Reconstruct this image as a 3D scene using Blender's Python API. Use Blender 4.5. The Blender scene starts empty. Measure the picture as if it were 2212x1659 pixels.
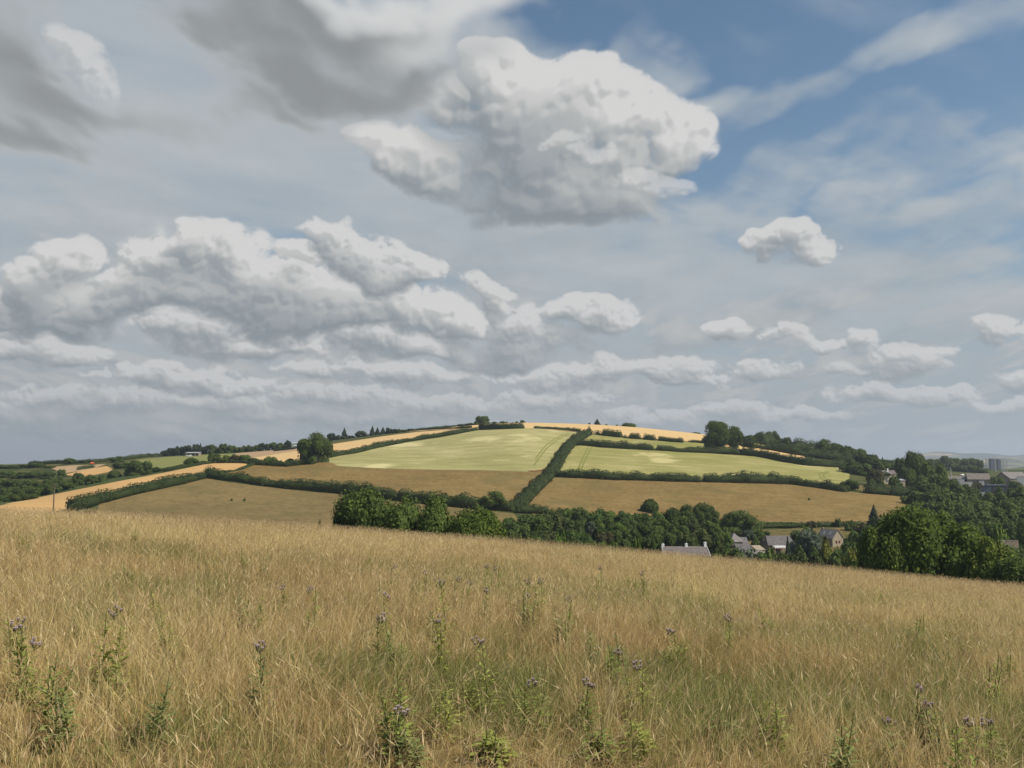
import bpy, math, random
import numpy as np
from mathutils import Vector, Matrix
from mathutils.geometry import delaunay_2d_cdt

# ------------------------------------------------------------------ camera
# pixel numbers in this file are read off the photograph scaled to 2212 x 1659
PW, PH, FPX, YH = 2212.0, 1659.0, 1916.0, 995.0
PITCH = math.atan((YH - PH / 2) / FPX)
CP, SP = math.cos(PITCH), math.sin(PITCH)
sc = bpy.context.scene
cam = bpy.data.cameras.new('camera')
cam.sensor_width = 36.0
cam.lens = 36.0 * FPX / PW
cam.clip_start, cam.clip_end = 0.1, 60000
camo = bpy.data.objects.new('camera', cam)
sc.collection.objects.link(camo)
camo.location = (0, 0, 0)
camo.rotation_euler = (math.pi / 2 + PITCH, 0, 0)
sc.camera = camo

def tz(y):                       # slope z/Y of the sight line through image row y
    return math.tan(PITCH + math.atan((PH / 2 - y) / FPX))
def tx(x, y):                    # X/Y of the sight line through pixel x, y
    cy = (PH / 2 - y) / FPX
    return (x - PW / 2) / FPX / (CP - cy * SP)
def azel(x, y):
    t, u = tx(x, y), tz(y)
    return math.atan2(t, 1.0), math.atan2(u, math.hypot(1, t))

# ------------------------------------------------------------------ light
SUN_AZ, SUN_EL = math.radians(112), math.radians(47)
sd = Vector((math.sin(SUN_AZ) * math.cos(SUN_EL), math.cos(SUN_AZ) * math.cos(SUN_EL), math.sin(SUN_EL)))
sl = bpy.data.lights.new('sun', 'SUN')
sl.energy = 4.6
sl.angle = math.radians(0.53)
sl.color = (1.0, 0.93, 0.82)
so = bpy.data.objects.new('sun', sl)
so.rotation_euler = sd.to_track_quat('Z', 'Y').to_euler()
so.location = (0, 0, 50)
sc.collection.objects.link(so)
sc.view_settings.view_transform = 'Standard'
sc.view_settings.look = 'None'
sc.view_settings.exposure = 0.36
sc.view_settings.gamma = 1.0
sc.cycles.max_bounces = 6
sc.cycles.diffuse_bounces = 3
sc.cycles.transmission_bounces = 3
sc.cycles.volume_bounces = 0

# ------------------------------------------------------------------ sky
w = bpy.data.worlds.new('World')
sc.world = w
w.use_nodes = True
NT = w.node_tree
NT.nodes.clear()

class G:
    """tiny helper that writes node graphs"""
    def __init__(s, nt): s.nt = nt
    def node(s, typ, **kw):
        n = s.nt.nodes.new(typ)
        for k, v in kw.items(): setattr(n, k, v)
        return n
    def put(s, sock, v):
        if hasattr(v, 'links') or isinstance(v, bpy.types.NodeSocket): s.nt.links.new(v, sock)
        else: sock.default_value = v
    def m(s, op, a, b=None, c=None, clamp=False):
        n = s.node('ShaderNodeMath', operation=op, use_clamp=clamp)
        s.put(n.inputs[0], a)
        if b is not None: s.put(n.inputs[1], b)
        if c is not None: s.put(n.inputs[2], c)
        return n.outputs[0]
    def v(s, op, a, b=None, c=None):
        n = s.node('ShaderNodeVectorMath', operation=op)
        s.put(n.inputs[0], a)
        if b is not None: s.put(n.inputs[1], b)
        if c is not None: s.put(n.inputs[2], c)
        return n.outputs['Value'] if op in ('DOT_PRODUCT', 'LENGTH') else n.outputs[0]
    def scale(s, a, k):
        n = s.node('ShaderNodeVectorMath', operation='SCALE')
        s.put(n.inputs[0], a); s.put(n.inputs['Scale'], k)
        return n.outputs[0]
    def noise(s, vec, scale, detail=5, rough=0.5, dist=0.0, color=False):
        n = s.node('ShaderNodeTexNoise')
        s.put(n.inputs['Vector'], vec)
        n.inputs['Scale'].default_value = scale
        n.inputs['Detail'].default_value = detail
        n.inputs['Roughness'].default_value = rough
        n.inputs['Distortion'].default_value = dist
        return n.outputs['Color'] if color else n.outputs[0]
    def ramp(s, f, lo, hi, a=0.0, b=1.0, smooth=True):
        n = s.node('ShaderNodeMapRange', interpolation_type='SMOOTHSTEP' if smooth else 'LINEAR')
        s.put(n.inputs[0], f)
        n.inputs[1].default_value, n.inputs[2].default_value = lo, hi
        s.put(n.inputs[3], a); s.put(n.inputs[4], b)
        return n.outputs[0]
    def mix(s, f, a, b):
        n = s.node('ShaderNodeMix', data_type='RGBA')
        s.put(n.inputs[0], f)
        s.put(n.inputs[6], a if not isinstance(a, tuple) else (*a, 1)[:4])
        s.put(n.inputs[7], b if not isinstance(b, tuple) else (*b, 1)[:4])
        return n.outputs[2]
    def comb(s, x, y, z):
        n = s.node('ShaderNodeCombineXYZ')
        s.put(n.inputs[0], x); s.put(n.inputs[1], y); s.put(n.inputs[2], z)
        return n.outputs[0]


# The clouds are computed here, from noise and a list of cloud masses given by direction, as one
# layer over a window of azimuth x elevation; the Sky Texture node gives the clear sky behind it.
AZW, ELT, ELB = math.radians(46), math.radians(50), math.radians(-2)
NW, NH = 2000, 1130
_az, _el = np.meshgrid(np.linspace(-AZW, AZW, NW, dtype=np.float32), np.linspace(ELB, ELT, NH, dtype=np.float32))

def hash2(ix, iy, seed):
    h = (ix.astype(np.int64) * 374761393 + iy.astype(np.int64) * 668265263 + seed * 1442695041) & 0x7fffffff
    h = ((h ^ (h >> 13)) * 1274126177) & 0x7fffffff
    return (((h ^ (h >> 16)) & 0xffff) / 65535.0).astype(np.float32)

def vnoise(x, y, seed):
    ix, iy = np.floor(x), np.floor(y)
    fx, fy = (x - ix).astype(np.float32), (y - iy).astype(np.float32)
    ix, iy = ix.astype(np.int32), iy.astype(np.int32)
    fx = fx * fx * fx * (fx * (fx * 6 - 15) + 10); fy = fy * fy * fy * (fy * (fy * 6 - 15) + 10)
    # table of lattice values, so that only one lookup per corner is needed
    x0, y0 = ix.min(), iy.min()
    tx_, ty_ = np.meshgrid(np.arange(x0, ix.max() + 2), np.arange(y0, iy.max() + 2))
    tab = hash2(tx_, ty_, seed)
    a = tab[iy - y0, ix - x0]; b = tab[iy - y0, ix - x0 + 1]
    c = tab[iy - y0 + 1, ix - x0]; d = tab[iy - y0 + 1, ix - x0 + 1]
    return a + (b - a) * fx + (c - a + (a - b - c + d) * fx) * fy

def fbm(x, y, seed, octs=5, rough=.5, bil=False):
    r = 0; amp = 1; tot = 0
    for i in range(octs):
        n = vnoise(x, y, seed + i * 17)
        if bil: n = 1 - np.abs(2 * n - 1)
        r = r + amp * n; tot += amp; amp *= rough
        x, y = x * 1.93 + y * .45 + 3.1, y * 1.93 - x * .45 + 7.7
    return r / tot

def sstep(x, a, b):
    t = np.clip((x - a) / (b - a), 0, 1)
    return t * t * (3 - 2 * t)

def blur(a, r):
    r = int(max(1, r))
    for ax in (0, 1):
        for _ in range(2):
            p = np.pad(a, [(r, r) if ax == 0 else (0, 0), (r, r) if ax == 1 else (0, 0)], mode='edge')
            c = np.cumsum(p, axis=ax, dtype=np.float64)
            k = 2 * r + 1
            if ax == 0: a = np.concatenate([c[k - 1:k], c[k:] - c[:-k]], 0)
            else: a = np.concatenate([c[:, k - 1:k], c[:, k:] - c[:, :-k]], 1)
            a = (a / k).astype(np.float32)
    return a

def blobs(lst, wx=0, wy=0, k=7.0):
    """smooth union of soft ellipses given in photograph pixels"""
    acc = np.full(_az.shape, -1.2, np.float32)
    A, E = _az + wx, _el + wy
    for x, y, rx, ry, st in lst:
        a, e = azel(x, y)
        a1, _ = azel(x + rx, y); _, e1 = azel(x, y - ry)
        ra, re = max(1e-4, abs(a1 - a)), max(1e-4, abs(e1 - e))
        q = ((A - a) / ra) ** 2 + ((E - e) / re) ** 2
        f = np.maximum(st * (1 - q), -1.2)
        m = np.maximum(acc, f)
        acc = m + np.log1p(np.exp(-k * np.abs(acc - f))) / k * (m > -1.1)
    return acc

def shift(a, dx, dy):
    """value of a at +dx columns and +dy rows (up)"""
    dx, dy = int(round(dx)), int(round(dy))
    p = np.pad(a, ((abs(dy), abs(dy)), (abs(dx), abs(dx))), mode='edge')
    return p[abs(dy) + dy: abs(dy) + dy + a.shape[0], abs(dx) + dx: abs(dx) + dx + a.shape[1]]

_elc = np.maximum(_el, 0) + .13
QX, QY = _az / _elc, np.log(_elc) * 1.5          # puffs shrink towards the horizon
_zz = np.sin(np.maximum(_el, 0)) + .06
DX, DY = np.sin(_az) * np.cos(_el) / _zz, np.cos(_az) * np.cos(_el) / _zz

def ramp3(t, stops):
    xs = [s[0] for s in stops]
    return np.stack([np.interp(t, xs, [s[1][i] for s in stops]).astype(np.float32) for i in range(3)], -1)

CS = [(0, (.215, .245, .265)), (.22, (.28, .305, .32)), (.45, (.365, .38, .383)), (.7, (.475, .475, .465)), (.88, (.545, .54, .53)), (1, (.62, .612, .60))]

def worley(x, y, seed):
    """distance to the nearest of scattered points, one per cell"""
    ix, iy = np.floor(x).astype(np.int32), np.floor(y).astype(np.int32)
    fx, fy = (x - ix).astype(np.float32), (y - iy).astype(np.float32)
    x0, y0 = ix.min() - 1, iy.min() - 1
    gx, gy = np.meshgrid(np.arange(x0, ix.max() + 3), np.arange(y0, iy.max() + 3))
    ta, tb = hash2(gx, gy, seed), hash2(gx, gy, seed + 77)
    best = np.full(x.shape, 9, np.float32)
    for dy in (-1, 0, 1):
        for dx in (-1, 0, 1):
            a = ta[iy + dy - y0, ix + dx - x0]; b = tb[iy + dy - y0, ix + dx - x0]
            np.minimum(best, (dx + a - fx) ** 2 + (dy + b - fy) ** 2, out=best)
    return best

def cumulus(lst, size, seed, soft=.66, amp=1.0, sunk=1.0, up=1.0, gain=1.0):
    """size: angular size of a cloud head (radians). Returns colour shade 0..1 and alpha"""
    global _az, _el
    full = _az, _el
    pts = [azel(x, y) + (azel(x + rx, y)[0] - azel(x, y)[0], azel(x, y - ry)[1] - azel(x, y)[1]) for x, y, rx, ry, st in lst]
    a0 = min(p[0] - abs(p[2]) for p in pts) - size * 1.6; a1 = max(p[0] + abs(p[2]) for p in pts) + size * 1.6
    e0 = min(p[1] - abs(p[3]) for p in pts) - size * 1.3; e1 = max(p[1] + abs(p[3]) for p in pts) + size * 1.3
    c0, c1 = np.clip(np.searchsorted(full[0][0], (a0, a1)), 0, NW); r0, r1 = np.clip(np.searchsorted(full[1][:, 0], (e0, e1)), 0, NH)
    _az, _el = full[0][r0:r1, c0:c1], full[1][r0:r1, c0:c1]
    f = .20 / size
    w1 = fbm(_az * f * 5, _el * f * 7, seed, 3) - .5
    w2 = fbm(_az * f * 5 + 9, _el * f * 7 + 4, seed + 5, 3) - .5
    b = blobs(lst, size * 1.2 * w1, size * .8 * w2)
    # heaped rounded heads at four sizes, gently warped
    cs = size * .40
    wx = _az + size * .30 * w1 + .20 * size * (fbm(_az * f * 24, _el * f * 24, seed + 9, 3) - .5)
    wy = (_el + size * .22 * w2 + .20 * size * (fbm(_az * f * 24 + 7, _el * f * 24 + 3, seed + 13, 3) - .5)) * 1.25
    W = 0
    for k, (sc_, am) in enumerate(((1.0, .42), (2.1, .27), (4.3, .18), (8.7, .13))):
        W = W + am * (1 - np.minimum(worley(wx / cs * sc_, wy / cs * sc_, seed + 40 + k * 5), 1.1))
    n2 = fbm(_az * f * 4, _el * f * 6, seed + 31, 5, .55) - .5
    d = b * .92 + amp * (1.75 * (W - .60) + 1.15 * n2 + .50 * (fbm(_az * f * 42, _el * f * 55, seed + 61, 4, .62) - .5)) + .31
    T = np.clip(d, 0, 1.4)
    px = NW / (2 * AZW)
    step = size * px * .25
    tau = 0; tup = 0
    Tb = blur(T, step * .35)
    for j in range(1, 9):
        tau = tau + shift(Tb, step * j * .55, step * j * .85)
        tup = tup + shift(Tb, 0, step * j * 1.0)
    under = np.clip(tup / 3.0, 0, 1)
    alpha = sstep(d, -.10 - .14 * under, soft * (.70 + 1.3 * under))
    alpha = (alpha * .78 + blur(alpha, step * .22) * .22) * sstep(b, -.80, -.40)
    L = np.exp(-.42 * sunk * tau) * .45 + np.exp(-.42 * up * tup) * .55
    D = np.clip(d, -.3, 1.7)
    H1 = blur(D, max(1, step * .07))
    g1 = np.clip((H1 - shift(H1, step * .20, step * .30)) * 1.5, -.36, .36)
    H2 = blur(D, step * .5)
    g2 = np.clip((H2 - shift(H2, step * .8, step * 1.2)) * .85, -.45, .45)
    s = (.14 + .72 * L + (.30 + .45 * L) * g1 + .50 * g2) * gain
    _az, _el = full
    S = np.zeros(_az.shape, np.float32); A = np.zeros(_az.shape, np.float32)
    S[r0:r1, c0:c1] = np.clip(s, 0, 1)
    # fade at the window's rim
    hh_, ww_ = r1 - r0, c1 - c0
    rim = np.minimum(1, np.minimum(np.arange(hh_)[:, None] + (r0 == 0) * 50, (hh_ - 1 - np.arange(hh_))[:, None] + (r1 == NH) * 50) / 12.0) * np.minimum(1, np.minimum(np.arange(ww_)[None] + (c0 == 0) * 50, (ww_ - 1 - np.arange(ww_))[None] + (c1 == NW) * 50) / 12.0)
    A[r0:r1, c0:c1] = alpha * rim
    return S, A

def cloud_layer():
    col = np.zeros(_az.shape + (3,), np.float32)
    alp = np.zeros(_az.shape, np.float32)
    def over(c, a):
        nonlocal col, alp
        col = col * (1 - a[..., None]) + c * a[..., None]
        alp = alp + a - alp * a
    # thin high veil, thick on the left, in streaks on the right
    c_, s_ = math.cos(math.radians(38)), math.sin(math.radians(38))
    st = fbm((DX * c_ + DY * s_) * .50, (-DX * s_ + DY * c_) * 2.1, 3, 6, .52)
    pf = fbm(DX * 1.9 + st, DY * 1.9, 71, 6, .55)
    hz = sstep(_el, math.radians(3), math.radians(13)); st = .5 + (st - .5) * hz; pf = .5 + (pf - .5) * hz
    vb = blobs([(150,400,430,300,1.25),(600,420,440,210,1.25),(980,560,560,190,1.2),(300,150,300,130,.50),(1425,110,120,80,.70),(1080,60,190,70,.85),
        (1590,235,120,50,.75),(1450,640,480,150,1.0),(1900,660,420,100,.62),(1400,480,150,80,.7),(1830,170,160,44,.75),(2010,110,170,46,.45),(1700,420,200,40,.45),(1950,500,220,50,.40),
        (1960,330,150,30,.2),(2150,380,140,40,.35),(700,900,2500,240,.8)],
        .34 * (fbm(QX * 2.6, QY * 2.6, 90, 5) - .5), .20 * (fbm(QX * 2.6, QY * 2.6, 94, 5) - .5), 5)
    va = sstep(np.maximum(vb, -.50) * .80 + (st - .5) * 2.5 + (pf - .5) * 1.3, -.85, .50) * .90
    t = np.clip(.5 + (pf - .5) * 1.6 + (st - .5) * .8, 0, 1)
    over(ramp3(t, [(0, (.310, .365, .415)), (.5, (.385, .425, .455)), (1, (.48, .50, .51))]), va)
    # haze of cloud low down
    lo = np.exp(-np.maximum(_el, 0) / math.radians(9)) * .92
    over(np.array([.352, .366, .368], np.float32) * (1 - sstep(_az, -.1, .5)[..., None] * np.array([.24, .16, .08], np.float32)), lo.astype(np.float32))
    # rows of small distant cumulus
    for sd_, sc_, e0, e1, e2, e3, am, pal in ((11, 8., .0, 1.0, 3.5, 6.5, .75, .55), (23, 5.5, 2.0, 4, 8, 13.0, .78, .8), (37, 3.6, 4.0, 7, 12, 19.0, .45, .8)):
        n = fbm(QX * sc_ * .8, QY * sc_ * 1.0, sd_, 6, .56)
        side = .06 * sstep(-_az, -.25, .35)
        dd = n + side
        win = sstep(_el, math.radians(e0), math.radians(e1)) * (1 - sstep(_el, math.radians(e2), math.radians(e3)))
        u = fbm(QX * sc_ * .8 + .035 * sc_, QY * sc_ * 1.0 + .085 * sc_, sd_, 6, .56) + side
        s = np.clip(.50 + (dd - u) * 3.4, 0, 1)
        a = sstep(dd, .47, .66) * win * am
        over(ramp3(s, [(0, (.275, .31, .33)), (.5, (.345, .368, .378)), (1, (.46, .455, .44))]), a * (.55 if sd_ == 11 else .8))
    def cum(lst, size, seed, fade=0.0, am=1.0, **k):
        s, a = cumulus(lst, size, seed, **k)
        s = s * .97
        c = ramp3(s, CS)
        c = c * (1 - fade) + np.array([.37, .39, .40], np.float32) * fade
        over(c, a * am)
    R = math.radians
    cum([(235,868,175,26,.9),(215,810,34,9,.7),(60,900,130,20,.6),(340,945,120,14,.5),(620,905,150,16,.6),(960,880,120,18,.6),(700,850,130,20,.6),(1200,865,110,18,.6),
         (1400,905,85,16,.7),(1580,892,68,22,.75),(1900,850,85,20,.75),(2030,862,75,18,.7),(2160,880,60,12,.5),(1750,900,80,12,.5),(1000,930,150,12,.4),(120,930,130,18,.6),(480,870,120,18,.6),(820,905,110,16,.6)], R(1.5), 101, .22, .80, gain=1.0)
    cum([(400,815,110,26,.9),(500,835,80,18,.7),(90,765,130,24,.7),(1290,805,90,24,.75),(900,805,90,22,.7),(1435,798,74,28,.9),(1490,826,54,18,.8),(1640,802,74,20,.75),
         (1970,772,76,30,1),(1925,794,110,18,.9),(1878,735,42,22,.85),(2165,702,66,24,.85),(2185,812,48,20,.8),(700,800,90,16,.5),(1765,742,46,14,.6),(1690,722,38,14,.6),(1180,825,90,16,.5)], R(2.0), 131, .14, .88, gain=1.02)
    cum([(425,715,122,44,1),(570,752,155,34,1),(850,742,112,34,.95),(955,752,62,26,.9),(1115,768,105,28,.9),(1135,718,64,50,.95),(1020,692,62,28,.8),(1270,682,64,32,1),(1215,692,40,22,.8),
         (1568,702,54,20,.9),(1062,638,46,36,.95),(1725,512,46,36,.9),(1700,532,72,20,.75),(1200,740,60,20,.6),(20,720,60,20,.5)], R(2.8), 161, .10, .95)
    cum([(440,518,48,34,1),(485,562,75,48,1),(350,562,88,46,.95),(300,612,62,50,1.05),(400,630,135,60,1.15),(560,605,120,66,1.15),(655,640,150,60,1.15),(800,650,160,50,1.1),
         (905,652,110,42,1),(650,690,260,42,1.2),(420,660,160,40,1.1),(880,690,160,34,1.0),(560,560,120,50,.8),(655,520,44,34,.95),(120,552,75,46,1),(55,605,88,50,1.05),(20,660,110,52,1.15),(150,645,88,50,1.05),(60,700,160,36,1.1),(200,650,90,44,.9),(60,650,130,60,1.1)], R(4.2), 191, 0, .98, sunk=.85)
    cum([(740,555,88,52,1.15),(690,530,50,34,.9),(800,590,80,36,1.0),(895,590,50,19,.95)], R(3.2), 221, 0, .93, gain=.93)
    cum([(1035,112,52,42,.9),(1110,150,92,62,1.1),(1200,200,135,75,1.2),(1300,235,130,75,1.2),(1388,282,98,62,1.15),(1458,336,76,32,.95),(1245,310,200,110,1.35),(1235,410,195,78,1.25),(1350,425,90,42,1.1),
         (1120,250,120,60,.9),(830,272,60,24,.75),(905,315,95,34,.85),(985,360,100,40,.9),(1050,395,62,34,.75),(1000,200,95,40,.65),(1190,460,150,40,1.0),(1080,290,60,60,.75)], R(6.0), 251, 0, .98, sunk=.62, up=.75)
    cum([(1240,300,40,22,.8),(1300,335,50,22,.85),(1375,398,52,28,1.0),(1430,418,34,20,.8)], R(3.0), 281, 0, .62, gain=.97, soft=1.2)
    cum([(155,112,54,66,1.0),(140,185,62,55,.9),(75,252,62,26,.6),(200,170,40,50,.5)], R(4.5), 301, .12, .80, soft=1.5)
    # broad grey bases overhead, soft
    wx = .20 * (fbm(QX * 3.2, QY * 3.2, 401, 5) - .5); wy = .15 * (fbm(QX * 3.2, QY * 3.2, 407, 5) - .5)
    gf = blobs([(10,110,100,190,.9),(20,320,160,85,1.05),(90,235,130,80,.8),(250,240,170,50,.4),(470,-30,230,80,.95),(600,60,190,80,1.1),(700,140,170,72,1.2),(640,215,110,50,.7),(860,130,180,70,.95),(900,30,200,75,1.0),
                (1010,20,130,60,.8),(760,0,250,90,1.1),(400,250,170,50,.35)], wx, wy, 5)
    nn = fbm(QX * 5, QY * 5, 421, 5, .5) - .5
    ga = sstep(gf + nn * .7, -.75, .85) * .97
    gt = np.clip(sstep(gf + nn * .8, .0, 1.15) + .0, 0, 1)
    gcol = ramp3(gt, [(0, (.395, .412, .42)), (.5, (.315, .33, .335)), (1, (.235, .247, .248))])
    gb = blobs([(870,-30,200,70,1.1),(1015,28,90,62,1.0),(1120,20,80,40,.8),(960,80,120,40,.4)], wx * .6, wy * .6, 5)
    br = (sstep(gb + nn * .5, -.45, .95) * .92)[..., None]
    gcol = gcol * (1 - br) + np.array([.60, .605, .60], np.float32) * br
    over(gcol, ga)
    return col, alp

def build_sky():
    col, alp = cloud_layer()
    img = bpy.data.images.new('cloud_layer', NW, NH, alpha=True, float_buffer=True)
    img.colorspace_settings.name = 'Non-Color'
    img.alpha_mode = 'CHANNEL_PACKED'
    img.pixels.foreach_set(np.concatenate([col, alp[..., None]], -1).astype(np.float32).ravel())
    img.update()
    g = G(NT)
    tc = g.node('ShaderNodeTexCoord').outputs['Generated']
    sep = g.node('ShaderNodeSeparateXYZ'); g.put(sep.inputs[0], tc)
    X, Y, Z = sep.outputs
    az = g.m('ARCTAN2', X, Y)
    el = g.m('ARCSINE', Z)
    uv = g.comb(g.m('MULTIPLY_ADD', az, 1 / (2 * AZW), .5), g.m('MULTIPLY_ADD', el, 1 / (ELT - ELB), -ELB / (ELT - ELB)), 0.0)
    it = g.node('ShaderNodeTexImage', image=img, interpolation='Linear', extension='MIRROR')
    g.put(it.inputs[0], uv)
    sky = g.node('ShaderNodeTexSky', sky_type='NISHITA')
    sky.sun_disc = False
    sky.sun_elevation, sky.sun_rotation = SUN_EL, SUN_AZ
    sky.altitude = 60; sky.air_density = 1.0; sky.dust_density = .6; sky.ozone_density = 2.0
    blue = g.v('MULTIPLY', sky.outputs[0], SKYTINT)
    clouds = g.scale(it.outputs[0], .885 / SKYSTR)
    col = g.v('ADD', g.scale(blue, g.m('SUBTRACT', 1.0, it.outputs['Alpha'])), clouds)
    bg = g.node('ShaderNodeBackground')
    g.put(bg.inputs[0], col)
    bg.inputs[1].default_value = SKYSTR
    out = g.node('ShaderNodeOutputWorld')
    g.put(out.inputs[0], bg.outputs[0])
SKYSTR = 0.1
SKYTINT = (.66, .775, .765)
build_sky()

# ------------------------------------------------------------------ helpers for objects
COL = sc.collection
rnd = random.Random(7)

def link_mesh(name, me, mat=None, parent=None, loc=None):
    o = bpy.data.objects.new(name, me)
    COL.objects.link(o)
    if mat is not None and not me.materials: me.materials.append(mat)
    if parent is not None: o.parent = parent
    if loc is not None: o.location = loc
    return o
def np_mesh(name, verts, faces, smooth=False):
    """faces: list of int arrays, each (n,3) or (n,4)"""
    me = bpy.data.meshes.new(name)
    verts = np.asarray(verts, np.float32)
    me.vertices.add(len(verts)); me.vertices.foreach_set('co', verts.ravel())
    idx = np.concatenate([np.asarray(f, np.int32).ravel() for f in faces])
    tot = np.concatenate([np.full(len(f), np.asarray(f).shape[1], np.int32) for f in faces])
    st = np.concatenate([[0], np.cumsum(tot)[:-1]]).astype(np.int32)
    me.loops.add(len(idx)); me.loops.foreach_set('vertex_index', idx)
    me.polygons.add(len(tot)); me.polygons.foreach_set('loop_start', st); me.polygons.foreach_set('loop_total', tot)
    if smooth: me.polygons.foreach_set('use_smooth', np.ones(len(tot), bool))
    me.update(calc_edges=True)
    return me
def tag(o, label, cat, group=None, kind=None):
    if label: o['label'] = label
    if cat: o['category'] = cat
    if group: o['group'] = group
    if kind: o['kind'] = kind
    return o
def struct(o): o['kind'] = 'structure'; return o
def empty(name, loc, rz=0.0):
    o = bpy.data.objects.new(name, None); COL.objects.link(o)
    o.empty_display_size = .5
    o.location = loc; o.rotation_euler = (0, 0, rz)
    return o

class MB:
    """collects boxes, prisms and tubes and links them as ONE mesh object"""
    def __init__(s): s.v = []; s.f = []
    def add(s, vs, fs):
        n = len(s.v); s.v += [tuple(p) for p in vs]; s.f += [tuple(n + i for i in f) for f in fs]; return s
    def box(s, x0, y0, z0, x1, y1, z1):
        return s.add([(x0,y0,z0),(x1,y0,z0),(x1,y1,z0),(x0,y1,z0),(x0,y0,z1),(x1,y0,z1),(x1,y1,z1),(x0,y1,z1)],
                     [(3,2,1,0),(4,5,6,7),(0,1,5,4),(1,2,6,5),(2,3,7,6),(3,0,4,7)])
    def slab(s, quad, t):
        """a quad with thickness t downwards"""
        q = [Vector(p) for p in quad]; b = [p - Vector((0, 0, t)) for p in q]
        return s.add(q + b, [(0,1,2,3),(7,6,5,4),(0,4,5,1),(1,5,6,2),(2,6,7,3),(3,7,4,0)])
    def prism(s, poly, y0, y1):
        """polygon in x,z pushed from y0 to y1"""
        n = len(poly)
        vs = [(x, y0, z) for x, z in poly] + [(x, y1, z) for x, z in poly]
        return s.add(vs, [tuple(range(n)), tuple(range(2 * n - 1, n - 1, -1))] + [(i, i + n, (i + 1) % n + n, (i + 1) % n) for i in range(n)])
    def tube(s, pts, rads, n=8):
        pts = [Vector(p) for p in pts]
        if not hasattr(rads, '__len__'): rads = [rads] * len(pts)
        rings = []; base = len(s.v)
        for i, p in enumerate(pts):
            d = (pts[min(i + 1, len(pts) - 1)] - pts[max(i - 1, 0)]).normalized()
            a = d.cross(Vector((0.3, 1, 0.1))).normalized(); b = d.cross(a)
            for k in range(n):
                t = 2 * math.pi * k / n
                s.v.append(tuple(p + (a * math.cos(t) + b * math.sin(t)) * rads[i]))
        for i in range(len(pts) - 1):
            for k in range(n):
                s.f.append((base + i * n + k, base + i * n + (k + 1) % n, base + (i + 1) * n + (k + 1) % n, base + (i + 1) * n + k))
        s.f.append(tuple(base + k for k in range(n - 1, -1, -1)))
        s.f.append(tuple(base + (len(pts) - 1) * n + k for k in range(n)))
        return s
    def build(s, name, mat, parent=None, bevel=0, smooth=False):
        me = bpy.data.meshes.new(name); me.from_pydata(s.v, [], s.f); me.update()
        if smooth: me.polygons.foreach_set('use_smooth', [True] * len(me.polygons))
        return link_mesh(name, me, mat, parent)

# ------------------------------------------------------------------ materials
def new_mat(name):
    m = bpy.data.materials.new(name); m.use_nodes = True
    m.node_tree.nodes.clear()
    return m, G(m.node_tree)
def finish(m, g, col, rough=.9, spec=.2, bump=None, bstr=.3, bdist=.1, trans=None):
    b = g.node('ShaderNodeBsdfPrincipled')
    g.put(b.inputs['Base Color'], col if not isinstance(col, tuple) else (*col, 1)[:4])
    g.put(b.inputs['Roughness'], rough)
    b.inputs['Specular IOR Level'].default_value = spec
    if bump is not None:
        bn = g.node('ShaderNodeBump'); bn.inputs['Strength'].default_value = bstr; bn.inputs['Distance'].default_value = bdist
        g.put(bn.inputs['Height'], bump); g.put(b.inputs['Normal'], bn.outputs[0])
    res = b.outputs[0]
    if trans:
        t = g.node('ShaderNodeBsdfTranslucent'); g.put(t.inputs[0], trans[0])
        mx = g.node('ShaderNodeMixShader'); mx.inputs[0].default_value = trans[1]
        g.put(mx.inputs[1], res); g.put(mx.inputs[2], t.outputs[0]); res = mx.outputs[0]
    o = g.node('ShaderNodeOutputMaterial'); g.put(o.inputs[0], res)
    return m
def opos(g): return g.node('ShaderNodeTexCoord').outputs['Object']
def gpos(g): return g.node('ShaderNodeNewGeometry').outputs['Position']

def field_mat(name, cols, spots=None, streak=(0.012, .05), rot=0, contrast=.5, fine=.25, tuft=None, rough=1.0):
    """cols: dark, mid, light. Broad patches, stretched streaks along the drilling, fine crop grain"""
    m, g = new_mat(name)
    P = gpos(g)
    mp = g.node('ShaderNodeMapping'); g.put(mp.inputs[0], P)
    mp.inputs['Rotation'].default_value = (0, 0, math.radians(rot)); mp.inputs['Scale'].default_value = (streak[0] * 1.0, streak[1] * 1.0, .001)
    s1 = g.noise(mp.outputs[0], 4.0, 5, .6, .4)
    b1 = g.noise(P, .018, 4, .55)
    f1 = g.noise(P, .55, 4, .65)
    t = g.m('ADD', g.m('MULTIPLY', g.m('SUBTRACT', s1, .5), contrast * 1.7), g.m('MULTIPLY', g.m('SUBTRACT', b1, .5), contrast * 1.3))
    t = g.m('ADD', g.m('ADD', t, g.m('MULTIPLY', g.m('SUBTRACT', f1, .5), fine * 1.6)), .5, clamp=True)
    cr = g.node('ShaderNodeValToRGB'); g.put(cr.inputs[0], t)
    e = cr.color_ramp.elements
    e[0].position, e[0].color = .15, (*cols[0], 1)
    e[1].position, e[1].color = .85, (*cols[2], 1)
    q = e.new(.5); q.color = (*cols[1], 1)
    col = cr.outputs[0]
    if spots:
        sp = g.noise(P, spots[1], 3, .6)
        col = g.mix(g.ramp(sp, spots[2], spots[2] + .10, 0, spots[3]), col, spots[0])
    if tuft:
        v = g.noise(P, tuft[1], 2, .6)
        col = g.mix(g.ramp(v, tuft[2], tuft[2] + .06, 0, tuft[3]), col, tuft[0])
    return finish(m, g, col, rough, .05, f1, .5, .25)

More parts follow.
